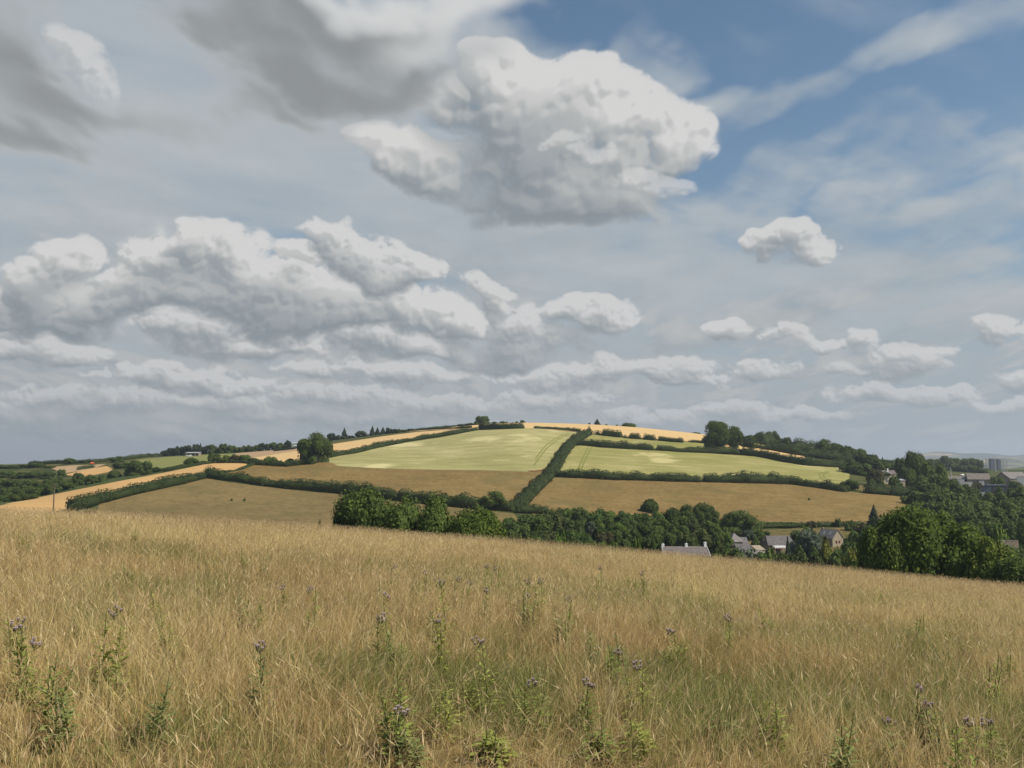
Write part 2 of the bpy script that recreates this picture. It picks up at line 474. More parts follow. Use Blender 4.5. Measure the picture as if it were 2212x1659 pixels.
M = {}
M['wheat'] = field_mat('ripe_wheat', ((0.360,0.221,0.089),(0.450,0.284,0.121),(0.520,0.343,0.158)), contrast=.28, fine=.22, rot=35)
M['wheat_pale'] = field_mat('pale_ripe_wheat', ((.43,.29,.13),(.52,.36,.17),(.58,.42,.21)), contrast=.25, fine=.2, rot=10)
M['barley'] = field_mat('green_gold_barley', ((0.192,0.182,0.067),(0.276,0.256,0.105),(0.410,0.365,0.190)), contrast=.60, fine=.30, streak=(.010,.040), rot=-4, spots=((.56,.49,.26), .022, .56, .6))
M['barley2'] = field_mat('greener_barley', ((0.164,0.171,0.051),(0.243,0.226,0.079),(0.361,0.323,0.148)), contrast=.62, fine=.30, streak=(.010,.040), rot=6, spots=((.52,.45,.22), .028, .57, .6))
M['pasture'] = field_mat('dry_brown_pasture', ((0.133,0.090,0.033),(0.181,0.124,0.047),(0.227,0.160,0.064)), contrast=.65, fine=.95, rot=8, streak=(.02,.05),
                         spots=((.135,.110,.040), .05, .54, .6), tuft=((.075,.058,.022), .38, .58, .34))
M['pasture_olive'] = field_mat('olive_brown_pasture', ((0.122,0.087,0.037),(0.164,0.121,0.052),(0.208,0.149,0.063)), contrast=.6, fine=.9, rot=-12, streak=(.02,.05),
                         spots=((.11,.095,.036), .04, .52, .5), tuft=((.060,.050,.020), .36, .58, .34))
M['meadow_green'] = field_mat('pale_green_meadow', ((.135,.145,.045),(.18,.185,.062),(.22,.21,.08)), contrast=.3, fine=.3)
M['stubble_pink'] = field_mat('pinkish_stubble', ((.28,.19,.105),(.34,.235,.135),(.38,.27,.16)), contrast=.3, fine=.3)
M['rough_green'] = field_mat('rough_green_ground', ((.035,.050,.016),(.055,.072,.022),(.085,.095,.032)), contrast=.5, fine=.5)
M['garden'] = field_mat('garden_grass', ((.055,.058,.020),(.115,.095,.036),(.22,.15,.065)), contrast=.7, fine=.4, streak=(.06,.08))
M['bare'] = field_mat('bare_gravel_yard', ((.25,.19,.12),(.33,.26,.17),(.40,.33,.23)), contrast=.4, fine=.4)
M['track'] = field_mat('trodden_wheel_mark', ((.13,.14,.035),(.17,.175,.045),(.20,.20,.06)), contrast=.3, fine=.5)
M['reddish'] = field_mat('reddish_bare_strip', ((.16,.075,.035),(.21,.10,.05),(.25,.13,.065)), contrast=.3, fine=.4)

def ground_mat():
    m, g = new_mat('ground')
    P = gpos(g)
    sep = g.node('ShaderNodeSeparateXYZ'); g.put(sep.inputs[0], P)
    d = g.v('LENGTH', P)
    # near: thatch and soil under the meadow grass
    n1 = g.noise(P, .35, 4, .6); n2 = g.noise(P, 9, 5, .65); n3 = g.noise(P, .9, 3, .5)
    near = g.mix(g.ramp(n2, .3, .7), (.085,.060,.026), (.25,.165,.070))
    near = g.mix(g.ramp(n1, .48, .66, 0, .65), near, (.085,.090,.026))
    mid = g.mix(g.ramp(g.noise(P, .06, 5, .6), .35, .65), (.040,.052,.017), (.10,.095,.034))
    # far: patchwork of fields and hedges
    pd = g.v('ADD', P, g.v('MULTIPLY', g.noise(P, .004, 2, .5, color=True), (120, 120, 0)))
    vo = g.node('ShaderNodeTexVoronoi'); g.put(vo.inputs['Vector'], g.v('MULTIPLY', pd, (.0038, .0030, 0))); vo.inputs['Scale'].default_value = 1.0
    vs = g.node('ShaderNodeSeparateXYZ'); g.put(vs.inputs[0], vo.outputs['Color'])
    cr = g.node('ShaderNodeValToRGB'); g.put(cr.inputs[0], vs.outputs[0]); cr.color_ramp.interpolation = 'CONSTANT'
    e = cr.color_ramp.elements
    e[0].position, e[0].color = 0, (.045,.065,.022,1)
    e[1].position, e[1].color = .28, (.16,.15,.055,1)
    for p, c in ((.45,(.36,.24,.11)),(.62,(.10,.11,.035)),(.78,(.42,.30,.15)),(.9,(.14,.12,.05))): q = e.new(p); q.color = (*c, 1)
    ve = g.node('ShaderNodeTexVoronoi', feature='DISTANCE_TO_EDGE'); g.put(ve.inputs['Vector'], g.v('MULTIPLY', pd, (.0038, .0030, 0))); ve.inputs['Scale'].default_value = 1.0
    farc = g.mix(g.ramp(ve.outputs[0], .02, .05), (.022,.034,.013), cr.outputs[0])
    farc = g.mix(g.ramp(g.noise(P, .0015, 4, .6), .52, .60, 0, .9), farc, (.024,.036,.014))
    c = g.mix(g.ramp(d, 62, 90), near, mid)
    c = g.mix(g.ramp(d, 900, 1150), c, farc)
    return finish(m, g, c, 1.0, .03, n2, .6, .03)
M['ground'] = ground_mat()

def leaf_mat(name, dark, mid, light, trans=.22, per=.35):
    """foliage: colour varies leaf by leaf and clump by clump (real leaf colour, no baked shade)"""
    m, g = new_mat(name)
    tc = g.node('ShaderNodeTexCoord').outputs['Object']
    at = g.node('ShaderNodeAttribute'); at.attribute_name = 'leaf'
    oi = g.node('ShaderNodeObjectInfo')
    n = g.noise(g.v('ADD', tc, g.scale(g.comb(oi.outputs['Random'], 3.3, 1.1), 20.0)), 3.2, 3, .6)
    t = g.m('ADD', g.m('MULTIPLY', at.outputs['Fac'], per), g.m('MULTIPLY', g.m('SUBTRACT', n, .2), .9), clamp=True)
    t = g.m('ADD', t, g.m('MULTIPLY', g.m('SUBTRACT', oi.outputs['Random'], .5), .30), clamp=True)
    cr = g.node('ShaderNodeValToRGB'); g.put(cr.inputs[0], t)
    e = cr.color_ramp.elements
    e[0].position, e[0].color = .1, (*dark, 1)
    e[1].position, e[1].color = .95, (*light, 1)
    q = e.new(.5); q.color = (*mid, 1)
    return finish(m, g, cr.outputs[0], .75, .12, trans=(g.mix(.5, cr.outputs[0], (.09,.13,.02)), trans))
M['leaf_dark'] = leaf_mat('dark_foliage', (0.044,0.063,0.017), (0.071,0.100,0.023), (0.132,0.166,0.037))
M['leaf_mid'] = leaf_mat('mid_green_foliage', (0.040,0.063,0.016), (0.072,0.106,0.023), (0.131,0.171,0.034))
M['leaf_bright'] = leaf_mat('bright_green_foliage', (0.050,0.088,0.015), (0.094,0.154,0.022), (0.165,0.231,0.035))
M['leaf_olive2'] = leaf_mat('warm_green_foliage', (0.044,0.060,0.018), (0.078,0.096,0.029), (0.137,0.150,0.044))
M['leaf_mid2'] = leaf_mat('fresh_green_foliage', (0.044,0.075,0.018), (0.081,0.127,0.026), (0.143,0.195,0.039))
M['leaf_olive'] = leaf_mat('olive_brown_foliage', (.045,.045,.020), (.075,.070,.030), (.115,.105,.042))
M['leaf_grey'] = leaf_mat('grey_green_foliage', (.050,.068,.045), (.080,.102,.068), (.125,.145,.095))
M['leaf_gold'] = leaf_mat('golden_green_foliage', (0.066,0.083,0.013), (0.121,0.132,0.018), (0.220,0.198,0.028))
M['leaf_conifer'] = leaf_mat('conifer_foliage', (0.021,0.032,0.017), (0.033,0.048,0.024), (0.053,0.071,0.032), trans=.08)
M['leaf_hedge'] = leaf_mat('hedge_foliage', (0.028,0.042,0.013), (0.046,0.065,0.019), (0.082,0.103,0.030))
M['leaf_near'] = leaf_mat('near_tree_foliage', (0.042,0.070,0.014), (0.084,0.122,0.020), (0.176,0.206,0.034), trans=.28, per=.55)

def plain(name, c, rough=.8, nscale=2.0, var=.25, spec=.2, metal=0.0):
    m, g = new_mat(name)
    n = g.noise(opos(g), nscale, 5, .6)
    c0 = tuple(x * (1 - var) for x in c); c1 = tuple(min(1, x * (1 + var)) for x in c)
    return finish(m, g, g.mix(g.ramp(n, .3, .7), c0, c1), rough, spec, n, .2, .05)
M['bark'] = plain('bark', (.075,.058,.042), .95, 4, .4)
M['stone'] = plain('pale_stone', (.28,.235,.17), .9, 1.5, .22)
M['stone_grey'] = plain('grey_stone', (.24,.205,.17), .9, 1.5, .25)
M['slate'] = plain('slate_roof', (.115,.105,.105), .7, 1.2, .22)
M['slate_lit'] = plain('lit_slate_roof', (0.170,0.153,0.145), .7, 1.2, .2)  # lighter copy of the slate, a lit tone put into its colour
M['tile_brown'] = plain('brown_tiled_roof', (.135,.115,.105), .8, 1.5, .25)
M['roof_tan'] = plain('lichened_sheet_roof', (0.152,0.133,0.113), .8, .8, .2)
M['render_cream'] = plain('cream_render', (.62,.55,.40), .9, 1.0, .1)
M['white'] = plain('white_paint', (.78,.78,.76), .6, 2, .06)
M['white_metal'] = plain('white_sheet_metal', (.31,.325,.34), .5, 1.2, .12)
M['glass_dark'] = plain('dark_window_glass', (.02,.022,.026), .15, 2, .1, .5)
M['dark_open'] = plain('opening_shade_and_fittings', (.03,.027,.024), .9, 2, .3)  # near black: painted shade of openings, also the dark pole fittings
M['red'] = plain('dark_red_paint', (.22,.03,.025), .6, 2, .15)
M['orange'] = plain('orange_red_paint', (.55,.12,.05), .6, 2, .15)
M['wood_pole'] = plain('weathered_pole_wood', (.13,.095,.07), .9, 3, .25)
M['pale_pole'] = plain('pale_mast_metal', (.33,.34,.33), .5, 3, .1)
M['blue_dark'] = plain('dark_blue_sheeting', (.045,.060,.095), .5, 1, .25)
M['blue_grey'] = plain('blue_grey_cladding', (.075,.095,.125), .6, .5, .15)
M['pale_green_glass'] = plain('pale_green_glasshouse', (.30,.36,.30), .4, 1, .15)
M['car_white'] = plain('white_car_paint', (.75,.75,.74), .3, 2, .03, .5)
M['rubber'] = plain('black_rubber', (.015,.015,.015), .8)

# ------------------------------------------------------------------ terrain
MY = 45.0
def z_meadow(X, Y):
    """height of the near hillside meadow, falling to the right and away"""
    Xc = np.clip(X, -260, 260); Yc = np.clip(Y, -200, 300)
    Xk = np.clip(X, -60, 60)
    return -1.6 - .039 * Yc - .00054 * Yc * Yc - .077 * Xc - np.where(Xk < 0, .00092, .00048) * Xk * Xk + .05 * np.sin(X * .31 + 1) * np.sin(Y * .23) + .07 * np.sin(X * .11 + Y * .09)
def zy(y, d): return d * tz(y)
COLS = {   # image column: (depth in metres, image row)  or (depth, 'z', height)
 -500: [(220,'z',-14),(300,1085),(350,1070),(400,1085),(500,1060),(650,1012),(720,1004),(800,1010),(1200,'z',-24),(3000,'z',-60)],
 0:   [(220,'z',-18),(300,1119),(350,1091),(370,1087),(420,1084),(500,1055),(650,1010),(700,1003),(800,1008),(1200,'z',-30),(3000,'z',-60)],
 300: [(250,'z',-22),(290,1134),(330,1108),(365,1066),(400,1044),(420,1033),(440,1031),(520,1024),(600,1006),(680,993),(720,988),(800,993),(1200,'z',-20),(3000,'z',-60)],
 450: [(250,'z',-23),(290,1142),(330,1110),(380,1065),(410,1040),(430,1026),(470,1003),(500,1001),(600,996),(700,984),(760,980),(850,984),(1200,'z',-10),(3000,'z',-60)],
 600: [(250,'z',-24),(290,1148),(320,1125),(370,1080),(395,1062),(410,1050),(470,1007),(480,1003),(520,992),(600,981),(680,974),(740,971),(820,974),(1200,'z',0),(3000,'z',-60)],
 700: [(250,'z',-25),(290,1152),(320,1130),(370,1088),(395,1066),(410,1054),(470,1000),(485,994),(510,984),(600,966),(680,958),(740,954),(820,957),(1200,'z',0),(3000,'z',-60)],
 900: [(250,'z',-28),(280,1163),(320,1122),(345,1096),(365,1085),(385,1069),(450,1015),(560,961),(575,955),(650,940),(690,934),(740,931),(800,933),(1200,'z',0),(3000,'z',-60)],
 1130:[(250,'z',-31),(310,'z',-27),(330,1121),(360,1096),(450,1017),(560,944),(600,929),(620,924),(690,915),(720,913.5),(780,915),(1200,'z',0),(3000,'z',-60)],
 1270:[(250,'z',-32),(300,1193),(330,1146),(355,1103),(430,1038),(445,1024),(560,962),(575,955),(600,941),(620,933),(690,918),(720,917),(780,919),(1200,'z',0),(3000,'z',-60)],
 1530:[(250,'z',-32),(300,'z',-31),(330,1152),(345,1133),(430,1045),(445,1034),(555,978),(570,969),(600,953),(660,943),(690,940.5),(730,940),(800,944),(1100,'z',0),(3000,'z',-60)],
 1820:[(250,'z',-34),(300,1206),(330,1150),(345,1133),(420,1064),(445,1050),(500,1022),(540,1008),(570,1001),(620,993),(680,990),(760,994),(1000,'z',-12),(3000,'z',-55)],
 1900:[(250,'z',-35),(300,1207),(330,1158),(350,1130),(420,1070),(440,1060),(470,1043),(540,1022),(620,1010),(700,1006),(900,1004),(1200,'z',-16),(3000,'z',-50)],
 1970:[(250,'z',-36),(300,1212),(340,1150),(360,1120),(415,1083),(430,1074),(470,1060),(540,1040),(620,1024),(800,1012),(1000,1008),(1300,'z',-16),(3000,'z',-44)],
 2100:[(250,'z',-38),(330,1190),(400,1140),(480,1098),(560,1068),(620,1050),(650,1044),(700,1034),(800,1024),(1000,1014),(1300,'z',-14),(3000,'z',-40)],
 2212:[(150,1262),(200,1215),(250,1185),(330,1168),(400,1135),(480,1098),(560,1070),(620,1052),(650,1044),(700,1035),(800,1026),(1000,1016),(1400,'z',-14),(3000,'z',-36)],
 2700:[(220,'z',-34),(330,1170),(400,1140),(480,1105),(560,1075),(620,1055),(700,1035),(800,1026),(1000,1014),(1400,'z',-10),(3000,'z',-36)],
}
def pchip(xs, ys, xq):
    xs, ys = np.asarray(xs, float), np.asarray(ys, float)
    h = np.diff(xs); dl = np.diff(ys) / h
    m = np.zeros_like(ys)
    for i in range(1, len(xs) - 1):
        if dl[i - 1] * dl[i] > 0:
            w1, w2 = 2 * h[i] + h[i - 1], h[i] + 2 * h[i - 1]
            m[i] = (w1 + w2) / (w1 / dl[i - 1] + w2 / dl[i])
    m[0], m[-1] = dl[0], dl[-1]
    k = np.clip(np.searchsorted(xs, xq) - 1, 0, len(xs) - 2)
    t = np.clip((xq - xs[k]) / h[k], 0, 1)
    return (ys[k] * (1 + 2 * t) * (1 - t) ** 2 + m[k] * h[k] * t * (1 - t) ** 2 + ys[k + 1] * t * t * (3 - 2 * t) + m[k + 1] * h[k] * t * t * (t - 1))
TDEP = np.arange(100.0, 3001.0, 5.0)
_cx = sorted(COLS); TT = np.array([tx(x, 1040) for x in _cx])
_tab = []
for x in _cx:
    L = COLS[x]; T = tx(x, 1040)
    ds = [p[0] for p in L]; zs = [p[2] if p[1] == 'z' else zy(p[1], p[0]) for p in L]
    if ds[0] > 190: ds = [100, 160] + ds; zs = [float(z_meadow(T * 100, 100.0)), float(z_meadow(T * 160, 160.0))] + zs
    else: ds = [100] + ds; zs = [float(z_meadow(T * 100, 100.0))] + zs
    _tab.append(pchip(ds, zs, TDEP))
_tab = np.array(_tab)
TGRID = np.linspace(TT[0], TT[-1], 240)
HT = np.stack([pchip(TT, _tab[:, j], TGRID) for j in range(len(TDEP))], 1)    # (T, depth)
for _ in range(2):   # round off kinks a little
    HT[:, 1:-1] = .25 * HT[:, :-2] + .5 * HT[:, 1:-1] + .25 * HT[:, 2:]
    HT[1:-1] = .25 * HT[:-2] + .5 * HT[1:-1] + .25 * HT[2:]

def terrain(X, Y):
    X = np.asarray(X, float); Y = np.asarray(Y, float)
    R = np.hypot(X, Y)
    az = np.clip(np.arctan2(X, Y), math.atan(TGRID[0]) + .001, math.atan(TGRID[-1]) - .001)
    T = np.tan(az); D = R * np.cos(az)
    ti = np.clip((T - TGRID[0]) / (TGRID[1] - TGRID[0]), 0, len(TGRID) - 1.001)
    di = np.clip((D - TDEP[0]) / 5.0, 0, len(TDEP) - 1.001)
    i, j = ti.astype(int), di.astype(int); a, b = ti - i, di - j
    z = (HT[i, j] * (1 - a) + HT[i + 1, j] * a) * (1 - b) + (HT[i, j + 1] * (1 - a) + HT[i + 1, j + 1] * a) * b
    k = np.clip((D - 100) / 45.0, 0, 1); k = k * k * (3 - 2 * k)
    z = z_meadow(X, Y) * (1 - k) + z * k
    # far country: a low ridge with stubble fields at the right, then blue hills
    u = (T - .50) / .12
    z = z + 34 * np.exp(-((D - 2300) / 420) ** 2) * np.clip((T - .535) / .12, 0, 1.3) ** 1.2
    k2 = np.clip((D - 3000) / 5000, 0, 1)
    hills = 150 * np.exp(-((D - 9000) / 1500) ** 2) * (np.clip((T - .385) / .11, 0, 1) ** .8) * (.80 + .16 * np.sin(T * 41 + 1) + .08 * np.sin(T * 97)) \
        + 55 * np.exp(-((D - 6200) / 900) ** 2) * np.clip((T - .42) / .1, 0, 1) * (.7 + .3 * np.sin(T * 60))
    z = z + hills
    return z

def make_ground():
    azs = np.concatenate([np.radians(np.arange(-180, -42, 4.0)), np.radians(np.arange(-42, 42.01, .18)), np.radians(np.arange(46, 180, 4.0))])
    rs = np.concatenate([[0.05], np.geomspace(.8, 60, 60), np.arange(61.5, 150, 2.5), np.arange(150, 860, 4.0), np.geomspace(870, 12000, 110)])
    A, R = np.meshgrid(azs, rs)
    X, Y = R * np.sin(A), R * np.cos(A)
    Z = terrain(X, Y)
    nr, na = A.shape
    idx = np.arange(nr * na).reshape(nr, na)
    nx = np.roll(idx, -1, axis=1)
    f = np.stack([idx[:-1], nx[:-1], nx[1:], idx[1:]], -1).reshape(-1, 4)[:, ::-1]
    me = np_mesh('ground', np.stack([X, Y, Z], -1).reshape(-1, 3), [f], True)
    return struct(link_mesh('ground', me, M['ground']))
make_ground()

_dl = np.arange(150.0, 1100.0, .5)
def hit(x, y=None, d=None, dmin=None):
    """where the sight line through pixel (x, y) meets the land; or the point at depth d under it"""
    if d is not None:
        X = tx(x, y if y is not None else 1040) * d
        return Vector((X, d, float(terrain(X, d))))
    t, s = tx(x, y), tz(y)
    dl = _dl if dmin is None else _dl[_dl >= dmin]
    zt = terrain(t * dl, dl)
    gap = zt - s * dl
    k = np.nonzero(gap >= 0)[0]
    i = k[0] if len(k) else int(np.argmax(gap / dl))
    return Vector((t * dl[i], dl[i], zt[i]))

def densify(pts, step=14.0):
    out = []
    for a, b in zip(pts[:-1], pts[1:]):
        n = max(1, int(math.hypot(a[0] - b[0], a[1] - b[1]) / step))
        out += [(a[0] + (b[0] - a[0]) * i / n, a[1] + (b[1] - a[1]) * i / n) for i in range(n)]
    return out + [pts[-1]]

def field(name, px, mat, extra=None, lift=.12, dmin=200, cell=7.0):
    """sheet draped on the land inside an outline. px: outline in pixels; extra: points (x, depth) appended"""
    out = [hit(x, y, dmin=dmin) for x, y in densify(px)]
    if extra: out += [hit(x, None, d) for x, d in extra]
    P = [(p.x, p.y) for p in out]
    xs, ys = [p[0] for p in P], [p[1] for p in P]
    inner = []
    x = min(xs)
    PA = np.array(P)
    gx, gy = np.meshgrid(np.arange(min(xs), max(xs), cell), np.arange(min(ys), max(ys), cell))
    gx = gx.ravel() + .37; gy = gy.ravel() + .21
    inside = np.zeros(len(gx), bool)
    for i in range(len(P)):
        x1, y1 = P[i]; x2, y2 = P[(i + 1) % len(P)]
        if y1 == y2: continue
        c = ((y1 > gy) != (y2 > gy)) & (gx < (x2 - x1) * (gy - y1) / (y2 - y1) + x1)
        inside ^= c
    pts = P + list(zip(gx[inside], gy[inside]))
    r = delaunay_2d_cdt([Vector(p) for p in pts], [], [list(range(len(P)))], 1, 1e-4)
    V = np.array([(v.x, v.y) for v in r[0]]); Fs = r[2]
    Z = terrain(V[:, 0], V[:, 1]) + lift
    me = bpy.data.meshes.new(name)
    me.from_pydata([(a, b, c) for (a, b), c in zip(V.tolist(), Z.tolist())], [], Fs)
    me.polygons.foreach_set('use_smooth', [True] * len(me.polygons))
    me.update()
    # all faces up
    if len(me.polygons) and me.polygons[0].normal.z < 0: me.flip_normals()
    return struct(link_mesh(name, me, mat))

field('wheat_field', [(12,1089),(118,1068),(247,1042),(370,1018.6),(440,1004),(469,1000.5),(520,1001),(545,1004),(506,1018),(444,1027),(385,1042),(308,1060),(214,1082),(173,1100),(60,1110),(-80,1112)], M['wheat'])
field('pasture', [(214,1090),(308,1066),(385,1049),(444,1033),(500,1044),(571,1052),(658,1062),(756,1069),(855,1082),(978,1097),(1110,1110)], M['pasture_olive'], extra=[(1160,290),(900,270),(600,270),(200,280)])
field('pasture', [(446,1028),(506,1019),(543,1005),(620,1008),(690,999),(705,996),(732,1007.5),(806,1012),(904,1015),(1031,1017),(1143,1020),(1200,1015),(1168,1050),(1138,1078),(1105,1100),(978,1094),(855,1078),(756,1064),(658,1056),(571,1046)], M['pasture'])
field('barley_field', [(700,996),(704,990),(769,980),(813,969),(880,956),(954,945),(1030,930),(1133,926),(1160,926),(1263,936),(1240,956),(1222,978),(1200,1012),(1143,1020),(1031,1017),(904,1015),(806,1012),(732,1007.5)], M['barley'], lift=.18)
field('wheat_field', [(547,989),(640,974),(719,959.5),(830,942.5),(900,933.5),(970,928),(1031,926.5),(1031,929),(954,942),(880,953),(813,965),(769,976),(704,987),(690,994),(640,1000),(600,1001),(560,998)], M['wheat_pale'], lift=.14)
field('wheat_field', [(1032,929),(1133,926),(1160,926),(1263,935),(1345,943),(1417,949),(1478,953),(1530,957),(1580,967),(1640,980),(1690,988),(1740,999)], M['wheat_pale'],
      extra=[(1740,585),(1690,610),(1640,640),(1590,690),(1530,760),(1270,790),(1130,800),(1000,790),(900,760)], lift=.22)
field('wheat_field', [(870,934),(930,930),(1000,926.5),(1031,926)], M['wheat_pale'], extra=[(1031,760),(940,755),(870,735)], lift=.30)
field('barley_field', [(1254,955),(1278,938),(1345,944),(1417,950),(1478,954),(1530,958),(1580,968),(1600,976),(1532,975),(1402,970),(1330,965),(1254,960)], M['barley2'], lift=.30)
field('barley_field', [(1240,965),(1254,963),(1402,972),(1530,980),(1647,988),(1705,1000),(1743,1006),(1820,1009),(1835,1012),(1835,1052),(1762,1049),(1700,1043),(1500,1037),(1316,1033),(1200,1022),(1210,1000),(1222,980)], M['barley2'], lift=.18)
field('pasture', [(1190,1032),(1316,1036),(1516,1040),(1705,1045),(1762,1052),(1820,1061),(1870,1067),(1969,1075),(1980,1085),(1900,1120),(1850,1132),(1760,1140),(1640,1140),(1400,1130),(1150,1112),(1130,1090),(1170,1052)], M['pasture'], lift=.14)
field('meadow', [(274,999),(300,993),(357,987.5),(456,981.5),(545,978.5),(520,992),(470,1000),(400,1005),(328,1014)], M['meadow_green'], dmin=505)
field('stubble_field', [(106,1009.5),(150,1006),(229,1003),(200,1013),(138,1023)], M['stubble_pink'], dmin=480)
field('stubble_field', [(138,1026),(180,1016),(229,1007),(245,1013),(235,1020),(182,1031)], M['wheat'], dmin=470)
field('stubble_field', [(506,980),(560,975.5),(640,969.5),(700,962),(700,964),(640,974),(547,989),(515,990)], M['stubble_pink'], dmin=505, lift=.2)
field('garden_lawn', [(1822,1046),(1880,1048),(1910,1042),(1990,1050),(2000,1062),(1960,1066),(1870,1062),(1830,1058)], M['garden'], lift=.2)
field('yard', [(2030,1052),(2060,1050),(2110,1052),(2140,1062),(2140,1078),(2110,1078),(2070,1066),(2035,1060)], M['bare'], lift=.2)
field('garden_lawn', [(1545,1152),(1640,1146),(1740,1142),(1880,1140),(1900,1180),(1850,1195),(1560,1195),(1540,1170)], M['garden'], lift=.1)
field('rough_bank', [(-80,1105),(12,1090),(118,1068.5),(247,1042.5),(370,1019),(440,1004),(430,1000),(330,1014),(240,1030),(118,1052),(0,1075),(-80,1085)], M['rough_green'], lift=.1)
field('yard', [(2120,1160),(2160,1170),(2212,1172),(2240,1200),(2190,1200),(2150,1190)], M['bare'], lift=.15, dmin=240)

# wheel marks in the barley
def ribbon(name, px, width, mat, lift=.30, dmin=200):
    P = [hit(x, y, dmin=dmin) for x, y in densify(px, 6)]
    vs = []; fs = []
    for i, p in enumerate(P):
        d = (P[min(i + 1, len(P) - 1)] - P[max(0, i - 1)]); d.z = 0; d.normalize()
        n = Vector((-d.y, d.x, 0)) * width / 2
        for q in (p + n, p - n): vs.append((q.x, q.y, float(terrain(q.x, q.y)) + lift))
    for i in range(len(P) - 1): fs.append((2 * i, 2 * i + 1, 2 * i + 3, 2 * i + 2))
    me = bpy.data.meshes.new(name); me.from_pydata(vs, [], fs); me.update()
    if me.polygons[0].normal.z < 0: me.flip_normals()
    return struct(link_mesh(name, me, mat))
def c3(pts): return [(970.3 + x * .2467, 879.2 + y * .2467) for x, y in pts]
ribbon('tractor_track', c3([(755,460),(785,420),(820,370),(860,330),(900,298),(950,268),(1000,245),(1050,232)]), .75, M['track'])
ribbon('tractor_track', c3([(745,515),(790,450),(820,410),(850,370),(900,330),(950,290),(1000,262),(1060,240)]), .75, M['track'])
ribbon('tractor_track', c3([(1130,555),(1145,510),(1170,450),(1195,400),(1222,355)]), .75, M['track'])
ribbon('tractor_track', c3([(1158,545),(1185,480),(1210,430),(1235,385),(1255,350)]), .75, M['track'])
ribbon('tractor_track', c3([(1300,300),(1340,275),(1365,255)]), .6, M['track'], .42)
def c4(pts): return [(1455.3 + x * .1919, 879.2 + y * .1919) for x, y in pts]
ribbon('tractor_track', c4([(1745,730),(1690,740),(1645,755),(1640,775),(1655,800),(1680,812)]), .7, M['track'])
ribbon('tractor_track', c4([(1745,742),(1700,755),(1685,775),(1695,795),(1720,806)]), .7, M['track'])
ribbon('bare_strip', c3([(690,566),(770,562),(820,555),(855,546),(875,530)]), 2.2, M['reddish'], .32)

# ------------------------------------------------------------------ foliage meshes
def rand_dirs(R, n):
    v = R.normal(size=(n, 3)); return v / np.linalg.norm(v, axis=1, keepdims=True)

def leaf_quads(P, N, size, R, elong=1.0, axis=None):
    """irregular four-cornered leaf clumps at P facing N"""
    n = len(P)
    N = N / np.linalg.norm(N, axis=1, keepdims=True)
    h = rand_dirs(R, n) if axis is None else axis + .35 * rand_dirs(R, n)
    a = np.cross(N, h); a /= np.linalg.norm(a, axis=1, keepdims=True) + 1e-9
    b = np.cross(N, a)
    s = size * R.uniform(.6, 1.35, n)[:, None] * .5
    if axis is not None: a, b = b, a
    j = lambda: R.uniform(.65, 1.2, n)[:, None]
    V = np.stack([P + a * s * j() * elong + b * s * .15 * j(), P + b * s * j(), P - a * s * j() * elong - b * s * .15 * j(), P - b * s * j()], 1)
    V[:, 1] -= N * s * .35; V[:, 3] -= N * s * .35
    return V.reshape(-1, 3)

_ico = {}
def ico(sub):
    if sub not in _ico:
        t = (1 + 5 ** .5) / 2
        v = [(-1,t,0),(1,t,0),(-1,-t,0),(1,-t,0),(0,-1,t),(0,1,t),(0,-1,-t),(0,1,-t),(t,0,-1),(t,0,1),(-t,0,-1),(-t,0,1)]
        f = [(0,11,5),(0,5,1),(0,1,7),(0,7,10),(0,10,11),(1,5,9),(5,11,4),(11,10,2),(10,7,6),(7,1,8),(3,9,4),(3,4,2),(3,2,6),(3,6,8),(3,8,9),(4,9,5),(2,4,11),(6,2,10),(8,6,7),(9,8,1)]
        v = [Vector(p).normalized() for p in v]
        for _ in range(sub):
            mid = {}; nf = []
            def mp(a, b):
                k = (min(a, b), max(a, b))
                if k not in mid: mid[k] = len(v); v.append(((v[a] + v[b]) / 2).normalized())
                return mid[k]
            for a, b, c in f:
                x, y, z = mp(a, b), mp(b, c), mp(c, a)
                nf += [(a, x, z), (b, y, x), (c, z, y), (x, y, z)]
            f = nf
        _ico[sub] = (np.array([tuple(p) for p in v]), np.array(f))
    return _ico[sub]

def leaf_mesh(name, LV, extraV=None, extraF=None, R=None):
    nq = len(LV) // 4
    F = [np.arange(nq * 4).reshape(nq, 4)]
    V = LV
    if extraV is not None:
        F.append(np.asarray(extraF) + len(V)); V = np.concatenate([V, extraV])
    me = np_mesh(name, V, F)
    at = me.attributes.new('leaf', 'FLOAT', 'FACE')
    vals = R.random(len(me.polygons)).astype(np.float32)
    if extraV is not None: vals[nq:] = .3
    at.data.foreach_set('value', vals)
    return me

